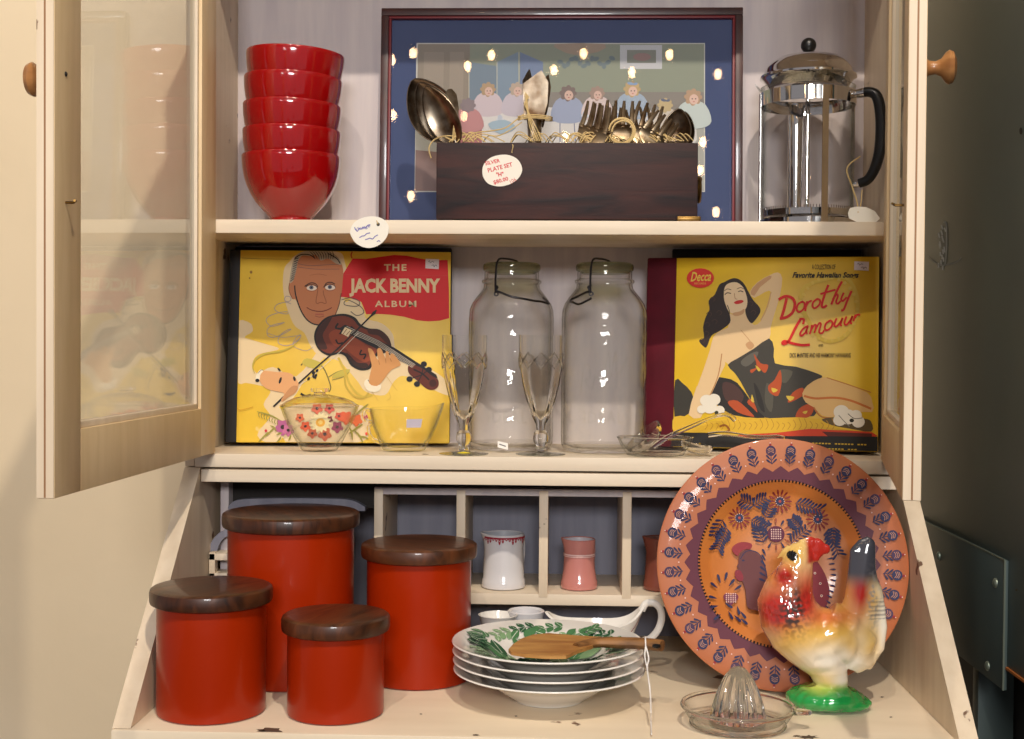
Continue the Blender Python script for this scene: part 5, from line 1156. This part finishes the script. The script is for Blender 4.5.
mb.lathe([(RC*.665, ph(RC*.665)), (RC*.8, ph(RC*.8)), (RC*.985, ph(RC*.985)), (RC, ph(RC)-.0012), (RC, ph(RC)-.004), (RC*.97, ph(RC)-.0065), (RC*.70, .004), (RC*.6, -.002), (RC*.4, -.004), (0, -.004)], rimst, 120)
A = Art(mb, lambda u, v, h: Vector((u, v, ph(math.hypot(u, v))+.0002+h)), .00004)
plum = (98,42,58); navy = (46,48,84); bur = (128,42,46); gold = (214,140,70)
# plum scalloped band: polar quads
nS = 36; N_ = nS*8; vs = []; fs = []
for q in range(N_):
    a = 2*PI*q/N_; s_ = abs(((q % 8)/8)-.5)*2
    ro = RC*(.735+.045*s_)
    for r in (RC*.668, RC*.70, ro): vs.append(A.f(r*math.cos(a), r*math.sin(a), A.h))
for q in range(N_):
    q2 = (q+1) % N_
    for j in (0, 1): fs.append([q*3+j, q2*3+j, q2*3+j+1, q*3+j+1])
mb.add(vs, fs, flat(plum, .45)); A.h += .00006
for q in range(150):
    a = 2*PI*q/150; r0, r1 = RC*.652, RC*.672; w_ = .010
    A.poly([(r0*math.cos(a-w_), r0*math.sin(a-w_)), (r1*math.cos(a-w_), r1*math.sin(a-w_)), (r1*math.cos(a+w_), r1*math.sin(a+w_)), (r0*math.cos(a+w_), r0*math.sin(a+w_))], (30,26,30))
A.h = .00015
def pol(r, a): return (r*math.cos(a), r*math.sin(a))
def drop(x, y, a, L_, w_, c_=navy, curve=0):
    pts = []
    for q in range(9): t_ = q/8; pts.append((L_*t_, w_*(t_**.8)*math.sqrt(max(0, 1-t_**3)) + curve*t_*t_))
    for q in range(7, 0, -1): t_ = q/8; pts.append((L_*t_, -w_*(t_**.8)*math.sqrt(max(0, 1-t_**3)) + curve*t_*t_))
    A.poly([(x+p[0]*math.cos(a)-p[1]*math.sin(a), y+p[0]*math.sin(a)+p[1]*math.cos(a)) for p in pts], c_)
for q in range(nS):
    a = 2*PI*(q+.5)/nS + PI/2
    def L_(r, s_): return (r*math.cos(a)-s_*math.sin(a), r*math.sin(a)+s_*math.cos(a))
    x, y = L_(RC*.905, 0); A.ell(x, y, .0056, .0058, navy if q % 3 else (70,50,82)); A.h += .00004
    for s_ in (-.0016, .0004, .0022): A.stroke([L_(RC*.905+s_-.0012, -.0034), L_(RC*.905+s_+.0008, 0), L_(RC*.905+s_-.0008, .0036)], .0006, (196,140,110), 3)
    x, y = L_(RC*.955, 0); A.ell(x, y, .0014, .0014, (150,40,46)); x, y = L_(RC*.968, 0); A.ell(x, y, .0006, .0006, (226,200,190))
    A.h -= .00004
    A.stroke([L_(RC*.868, 0), L_(RC*.84, .0005), L_(RC*.795, 0)], .0009, navy, 3)
    for (r, s_, da, ln) in ((.825, 0, .72, .0092), (.825, 0, -.72, .0092), (.80, 0, .85, .0080), (.80, 0, -.85, .0080)):
        x, y = L_(RC*r, 0); drop(x, y, a+da, ln, .0017)
    x, y = pol(RC*.825, a+PI/nS); A.ell(x, y, .0008, .0008, (226,196,186))
# medallion flowers
def rosette(x, y, r, c_=bur, n=14):
    for q in range(n):
        a = 2*PI*q/n; drop(x+r*.35*math.cos(a), y+r*.35*math.sin(a), a, r*.65, r*.13, c_)
    A.ell(x, y, r*.36, r*.36, navy); A.h += .00004
    for q in range(12): A.ell(x+r*.36*math.cos(2*PI*q/12), y+r*.36*math.sin(2*PI*q/12), r*.04, r*.04, (226,200,190), n=8)
    A.ell(x, y, r*.12, r*.12, (176,70,60)); A.h -= .00004
m_ = RC/123.5                                   # metres per traced unit
def T_(x, y): return ((x-785)*m_, (565-y)*m_)
for (x, y, r) in ((744.5,520.5,11.5),(785,503.5,12),(822,521,11.8)): q = T_(x, y); rosette(q[0], q[1], r*m_)
q = T_(780.5, 536); A.ell(q[0], q[1], 8.6*m_, 8*m_, (96,40,64)); A.h += .00005
for i in range(-3, 4):
    for j in range(-3, 4):
        if i*i+j*j < 9: A.ell(q[0]+i*2.2*m_, q[1]+j*2.2*m_, .75*m_, .75*m_, (226,190,180), n=8)
A.h -= .00005
for k2 in range(12): a = 2*PI*k2/12; drop(q[0]+9*m_*math.cos(a), q[1]+9*m_*math.sin(a), a, 7*m_, 1.6*m_, (150,80,60) if k2 % 2 else navy)
sprays = [(732,530,722,552,9),(756,522,772,530,7),(760,508,745,502,5),(770,520,775,510,4),(800,505,826,512,8),(805,530,796,520,6),(832,530,842,556,8),(838,528,836,545,6),(768,545,762,528,5),(795,545,812,530,6),(758,508,772,500,5),(728,522,718,540,5)]
for (x0_, y0_, x1_, y1_, n_) in sprays:
    a_, b_ = T_(x0_, y0_), T_(x1_, y1_); an = math.atan2(b_[1]-a_[1], b_[0]-a_[0])
    A.stroke([a_, b_], .0006, navy, 0)
    for q2 in range(n_):
        t_ = (q2+.3)/n_; x = a_[0]+(b_[0]-a_[0])*t_; y = a_[1]+(b_[1]-a_[1])*t_
        for s_ in (1, -1): drop(x, y, an+s_*1.0, .0090+.002*math.sin(q2), .0021)
for (x, y, da) in ((725,585,1.9),(729,583,1.3),(722,590,2.5),(733,588,.9),(738,592,.6),(721,600,2.9),(722,607,3.3),(724,615,3.8),(732,612,5.2),(738,616,5.5),(744,619,5.6),(729,604,-.6),(741,607,-1.3),(744,612,-.9)):
    q = T_(x, y); drop(q[0], q[1], da, .0105, .0025)
q = T_(735, 600)
A.poly([(q[0]+m_*7.5*(16*math.sin(s_)**3)/16, q[1]+m_*6.5*(13*math.cos(s_)-5*math.cos(2*s_)-2*math.cos(3*s_)-math.cos(4*s_))/15) for s_ in [2*PI*i/30 for i in range(30)]], (120,50,76)); A.h += .00004
for i in range(-2, 3):
    for j in range(-2, 3): A.ell(q[0]+i*2.2*m_, q[1]+(j*2+.8)*m_, .7*m_, .7*m_, (226,190,180), n=8)
A.h -= .00004
# painted rooster head and body
def TP_(pts): return [T_(650+x/5.279, 440+y/5.279) for x, y in pts]
A.poly(TP_([(490,640),(500,610),(530,590),(570,595),(600,620),(630,670),(640,740),(645,830),(620,900),(560,900),(530,880),(525,800),(500,740),(478,720),(474,700),(490,690),(480,680),(490,660)]), (108,62,64), 2)
A.poly(TP_([(485,625),(455,590),(480,560),(520,550),(560,560),(555,585),(520,590),(495,610)]), (150,52,60), 3); A.stroke(TP_([(500,640),(530,600),(580,600),(615,640),(640,740)]), .0010, navy, 4); A.ell(*T_(747.5, 562.5), .0016, .0010, navy)
A.poly(TP_([(474,700),(500,700),(515,735),(505,755),(480,745),(470,720)]), (140,48,60), 3)
A.poly([T_(x, y) for x, y in ((800,560),(815,557),(828,575),(832,595),(824,612),(808,612),(800,600))], (128,42,52), 3); A.h += .00004
for (x, y) in ((812,566),(818,574),(823,584),(824,596),(818,604),(810,576),(813,588),(812,600)): q = T_(x, y); A.ell(q[0], q[1], .0014, .0014, (226,190,170)); A.ell(q[0], q[1], .0007, .0007, navy)
for k2 in range(12): q = T_(830+3*math.sin(k2*.5), 560+k2*5); drop(q[0], q[1], .2-.1*k2, .007, .0016)
q = T_(769, 562); 
for k2 in range(6): drop(T_(770,558+k2*5)[0], T_(770,558+k2*5)[1], 2.0+.15*k2, .009, .0020)
mb.build('platter', t)

# ------------------------------------------------------------------ ceramic rooster
YR = -.128; kR = (YR-CAMP.y)/F
cb = at(828, 700, Y=YR)
zof = .0008
rt = thing('ceramic_rooster', 'glazed ceramic rooster in yellow, red and grey on a green base, before the platter', 'figurine', (cb.x, YR, 0))
xo_, zo_ = at(0, 0, Y=YR), None
def RX(x): return (x-828)*kR
def RZ(y): return (711-y)*kR+zof
def RQ(u, v): return (740+u/3.8875, 530+v/3.8875)     # from the enlarged crop
import bmesh
def blob_mesh(parts, voxel, smooth_it, name):
    mb_ = MB(); dm = flat((200,200,200))
    for p in parts: p(mb_, dm)
    me = bpy.data.meshes.new(name); me.from_pydata([tuple(v) for v in mb_.v], [], mb_.f); me.update()
    bm = bmesh.new(); bm.from_mesh(me); bmesh.ops.recalc_face_normals(bm, faces=bm.faces); bm.to_mesh(me); bm.free()
    o = bpy.data.objects.new(name, me); COL.objects.link(o)
    r_ = o.modifiers.new('r', 'REMESH'); r_.mode = 'VOXEL'; r_.voxel_size = voxel
    s_ = o.modifiers.new('s', 'SMOOTH'); s_.iterations = smooth_it; s_.factor = .5
    dg = bpy.context.evaluated_depsgraph_get(); dg.update(); m2 = bpy.data.meshes.new_from_object(o.evaluated_get(dg))
    o.modifiers.clear(); o.data = m2; m2.name = name
    for p in m2.polygons: p.use_smooth = True
    return o
def sect(pts):
    """chain of discs: (u, v in the crop, half size across the picture plane, half depth)"""
    def f(mb_, dm):
        P_ = [Vector((RX(RQ(u, v)[0]), 0, RZ(RQ(u, v)[1]))) for u, v, a, b in pts]
        R_ = []
        n = len(pts)
        for i in range(n):
            d = (P_[min(i+1, n-1)]-P_[max(i-1, 0)]).normalized(); side = Vector((d.z, 0, -d.x))
            a = pts[i][2]/3.8875*kR; b = pts[i][3]/3.8875*kR
            R_.append([P_[i]+side*a*math.cos(2*PI*q/28)+Vector((0, b*math.sin(2*PI*q/28), 0)) for q in range(28)])
        mb_.loft(R_, dm)
    return f
def ballp(u, v, ru, rv, rd, y=0):
    def f(mb_, dm): x_, z_ = RQ(u, v); mb_.ball((RX(x_), y, RZ(z_)), (ru/3.8875*kR, rd/3.8875*kR, rv/3.8875*kR), dm, 28, 18)
    return f
parts = [
 sect([(215,62,22,16),(222,80,42,32),(222,120,54,42),(214,170,66,52),(190,230,92,66),(178,290,112,80),(190,345,120,92),(225,400,122,100),(270,450,112,102),(310,500,96,90),(340,550,76,70),(352,600,66,56),(352,640,60,50)]),
 sect([(240,330,40,40),(300,385,84,84),(360,430,96,92),(420,455,88,80),(470,470,60,50),(505,480,22,18)]),
 sect([(330,350,70,56),(400,400,96,70),(450,460,92,66),(445,515,70,52),(425,550,36,34)]),
 # tail
 sect([(395,480,70,50),(430,420,84,50),(455,350,78,42),(466,280,68,36),(468,210,60,30),(468,150,54,26),(470,100,52,22),(484,64,38,16),(498,46,20,9)]),
 sect([(455,520,60,34),(505,450,54,32),(530,380,36,28),(535,310,26,22),(520,240,20,18),(505,190,14,12)]),
 # legs and base
 sect([(352,590,56,46),(350,640,66,56),(340,660,80,70)]),
]
for (u, v, a) in ((182,70,0),): pass
parts += [ballp(330, 664, 150, 52, 118), ballp(392, 680, 118, 34, 100), ballp(250, 655, 70, 26, 70)]
# beak and comb, wattle
parts += [sect([(190,85,18,14),(165,105,13,10),(150,118,7,5),(140,128,3,2)])]
parts += [ballp(264, 66, 30, 27, 9), ballp(292, 84, 34, 40, 9), ballp(322, 88, 24, 22, 7), ballp(240, 60, 18, 12, 10), ballp(288, 118, 18, 22, 8)]
parts += [ballp(165, 175, 30, 34, 36, -.008), ballp(145, 200, 20, 26, 26, -.008)]
ro = blob_mesh(parts, .0011, 7, 'rooster_body')
me = ro.data
zmin = min(v.co.z for v in me.vertices)
# relief: wing, feathers, grass
from mathutils import noise
me.calc_loop_triangles()
nr = [v.normal.copy() for v in me.vertices]
def smst(a, b, x): t_ = max(0, min(1, (x-a)/(b-a))); return t_*t_*(3-2*t_)
def uv_of(co): return ((co.x/kR+828-740)*3.8875, ((711-(co.z-zof)/kR)-530)*3.8875)
for v in me.vertices:
    u, w = uv_of(v.co); d = 0
    if 410 < u and w < 480 and u > 400: d += .0009*math.sin((u*.9+w*.22)*.085)*smst(410, 440, u)
    if 270 < u < 520 and 330 < w < 560: d += .0005*math.sin(math.hypot(u-260, w-330)*.12 + math.atan2(w-330, u-260)*2)
    if w < 330 and u < 280: d += .0006*noise.noise(Vector((v.co.x*260, v.co.y*260, v.co.z*150)))
    if w > 605: d += .0012*noise.noise(Vector((v.co.x*150, v.co.y*150, v.co.z*60)))
    v.co += nr[v.index]*d
for v in me.vertices: v.co.z = max(v.co.z, zof)
col = me.color_attributes.new('Col', 'FLOAT_COLOR', 'POINT')
def L3(c_): return Vector(lin(c_)[:3])
cream_ = L3((236,214,170)); yell = L3((234,188,88)); ora = L3((214,116,66)); red = L3((188,48,38)); gry = L3((78,78,86)); dkb = L3((70,50,44)); grn = L3((34,150,70)); ygr = L3((196,206,90)); whi = L3((246,240,226))
def mixc(a, b, t_): return a*(1-t_)+b*t_
def gauss(u, w, cu_, cw, ru, rw): return math.exp(-(((u-cu_)/ru)**2+((w-cw)/rw)**2))
for i, v in enumerate(me.vertices):
    u, w = uv_of(v.co); n_ = noise.noise(v.co*60)*.5+.5; n2 = noise.noise(v.co*300)*.5+.5
    c_ = mixc(cream_, yell, smst(.15, .9, n_))
    c_ = mixc(c_, yell, min(1, .9*gauss(u, w, 200, 430, 130, 80)+.8*gauss(u, w, 330, 370, 90, 60)+.9*gauss(u, w, 200, 100, 60, 70)+.8*gauss(u, w, 390, 300, 40, 120)+.7*gauss(u,w,520,470,60,60)))
    c_ = mixc(c_, whi, min(1, .8*gauss(u, w, 300, 500, 90, 60)+.9*gauss(u, w, 550, 380, 30, 140)+.7*gauss(u, w, 430, 520, 90, 50)+.8*gauss(u,w,400,590,40,40)))
    c_ = mixc(c_, ora, min(1, .9*gauss(u, w, 330, 340, 90, 34)+.9*gauss(u, w, 110, 300, 70, 110)+.8*gauss(u, w, 260, 230, 50, 90)+.6*gauss(u,w,420,240,50,120)))
    c_ = mixc(c_, red, min(1, 1.1*gauss(u, w, 160, 185, 44, 46)+.95*gauss(u, w, 110, 320, 60, 80)+.9*gauss(u, w, 250, 260, 50, 80)+1.1*gauss(u, w, 455, 245, 34, 80)+.8*gauss(u,w,180,310,70,60)))
    c_ = mixc(c_, dkb, min(1, smst(.35, .65, n2)*1.3*gauss(u, w, 185, 320, 55, 70)+.5*gauss(u, w, 205, 260, 22, 60)))
    if w < 145 and u > 238: c_ = mixc(c_, red, smst(238, 262, u)*smst(148, 130, w) if u < 352 else 0)
    if u > 380 and w < 240: c_ = mixc(c_, gry, smst(250, 170, w)*smst(385, 410, u)*smst(560,535,u))
    c_ = mixc(c_, mixc(gry, whi, .3), smst(.45, .7, n2)*gauss(u, w, 505, 280, 22, 90))
    if abs(u-520) < 40 and 270 < w < 350: c_ = mixc(c_, gry, .55*smst(.3, .9, math.sin(w*.38)*.5+.5)*smst(475, 500, u))
    if v.co.y < 0 and math.hypot(u-193, w-110) < 19: c_ = L3((14,12,12))
    if w > 585: 
        g_ = smst(585, 622, w); c_ = mixc(c_, mixc(ygr, grn, smst(.0, .5, smst(595, 665, w)*.6+abs(u-290)/260*.55)), g_)
    col.data[i].color = (c_[0], c_[1], c_[2], 1)
rm = attr_mat('airbrushed_glaze', .10, 1); me.materials.clear(); me.materials.append(rm)
ro.parent = rt

# ------------------------------------------------------------------ citrus juicer
Yj = -.196; cj = at(738, 705, Y=Yj); kj = (Yj-CAMP.y)/F
jt = thing('citrus_juicer', 'ribbed clear glass citrus juicer with a pointed cone, on the desk before the platter', 'juicer', (cj.x, Yj, 0))
mb = MB(); Rj = 56*kj
def jf(p, a, r, zq):
    if r < Rj*.52 and zq > .0085: g = 1+.10*math.cos(12*a)*min(1, (r/(Rj*.3))); p = Vector((p.x*g, p.y*g, p.z))
    return p
mb.lathe([(0, .0006), (Rj*.80, .0006), (Rj*.84, .002), (Rj*.86, .006), (Rj*.95, .014), (Rj*1.0, .0185), (Rj*1.0, .0205), (Rj*.97, .0212), (Rj*.94, .0200), (Rj*.86, .0115), (Rj*.80, .0070), (Rj*.50, .0060), (0, .0060)], clear, 144)
mb.tube([(Rj*.985*math.cos(2*PI*q/80), Rj*.985*math.sin(2*PI*q/80), .0200) for q in range(80)], .0022, crystal, 10, True); mb.tube([(Rj*.83*math.cos(2*PI*q/80), Rj*.83*math.sin(2*PI*q/80), .0026) for q in range(80)], .0018, crystal, 8, True); mb.build('dish', jt, False); mb = MB(); mb.lathe([(0, .0064), (Rj*.50, .0064), (Rj*.46, .0095), (Rj*.42, .020), (Rj*.34, .036), (Rj*.23, .050), (Rj*.12, .0580), (0, .0605)], crystal, 144, fn=jf)
mb.build('reaming_cone', jt, False)
mb = MB(); aj = Rr(-12)
mb.T = Matrix.Rotation(aj, 4, 'Z')
mb.loft([[Vector((x, hw*math.cos(2*PI*q/16), .0185+th*math.sin(2*PI*q/16))) for q in range(16)] for x, hw, th in ((Rj*.96, .012, .0022), (Rj*1.06, .010, .0028), (Rj*1.18, .0085, .0026), (Rj*1.26, .0060, .0020), (Rj*1.29, .002, .001))], crystal); mb.build('handle_tab', jt, False)

# ------------------------------------------------------------------ light
def spot(name, loc, tgt, W_, size, col, angle=70, blend=.4):
    l = bpy.data.lights.new(name, 'SPOT'); l.energy = W_; l.spot_size = math.radians(angle); l.spot_blend = blend; l.shadow_soft_size = size; l.color = col
    o = bpy.data.objects.new(name, l); COL.objects.link(o); o.location = loc
    o.rotation_euler = (Vector(tgt)-Vector(loc)).to_track_quat('-Z', 'Y').to_euler(); return o
def area(name, loc, tgt, W_, sx, sy, col):
    l = bpy.data.lights.new(name, 'AREA'); l.energy = W_; l.shape = 'RECTANGLE'; l.size = sx; l.size_y = sy; l.color = col
    o = bpy.data.objects.new(name, l); COL.objects.link(o); o.location = loc
    o.rotation_euler = (Vector(tgt)-Vector(loc)).to_track_quat('-Z', 'Y').to_euler(); return o
spot('track_spot_right', (.30, -1.85, 2.40), (0, 0, .35), 142, .03, (1, .88, .73), 75)
spot('track_spot_left', (-.40, -1.95, 2.50), (-.05, 0, .35), 62, .03, (1, .88, .74), 75)
area('shop_window', (.12, -4.1, 1.28), (0, 0, .35), 66, .8, .5, (.98, .96, .96))
wd = bpy.data.worlds.new('room'); SC.world = wd; wd.use_nodes = True
N = wd.node_tree.nodes; L = wd.node_tree.links; bg = N['Background']
tc = N.new('ShaderNodeTexCoord'); mp = N.new('ShaderNodeMapping'); mp.inputs['Scale'].default_value = (2.2, 2.2, 1.1)
nz = N.new('ShaderNodeTexNoise'); nz.inputs['Scale'].default_value = 1.6; nz.inputs['Detail'].default_value = 2
rp = N.new('ShaderNodeValToRGB'); rp.color_ramp.elements[0].position = .4; rp.color_ramp.elements[1].position = .30
rp.color_ramp.elements[0].color = (.26, .24, .25, 1); rp.color_ramp.elements[1].color = (.80, .76, .80, 1)
L.new(tc.outputs['Generated'], mp.inputs[0]); L.new(mp.outputs[0], nz.inputs[0]); L.new(nz.outputs[0], rp.inputs[0]); L.new(rp.outputs[0], bg.inputs[0])
bg.inputs[1].default_value = .30
SC.view_settings.view_transform = 'Standard'; SC.view_settings.look = 'None'; SC.view_settings.gamma = 1; SC.view_settings.use_curve_mapping = False
SC.view_settings.exposure = .12
SC.cycles.use_denoising = True; SC.cycles.max_bounces = 14; SC.cycles.transparent_max_bounces = 24; SC.cycles.transmission_bounces = 12; SC.cycles.sample_clamp_indirect = 6
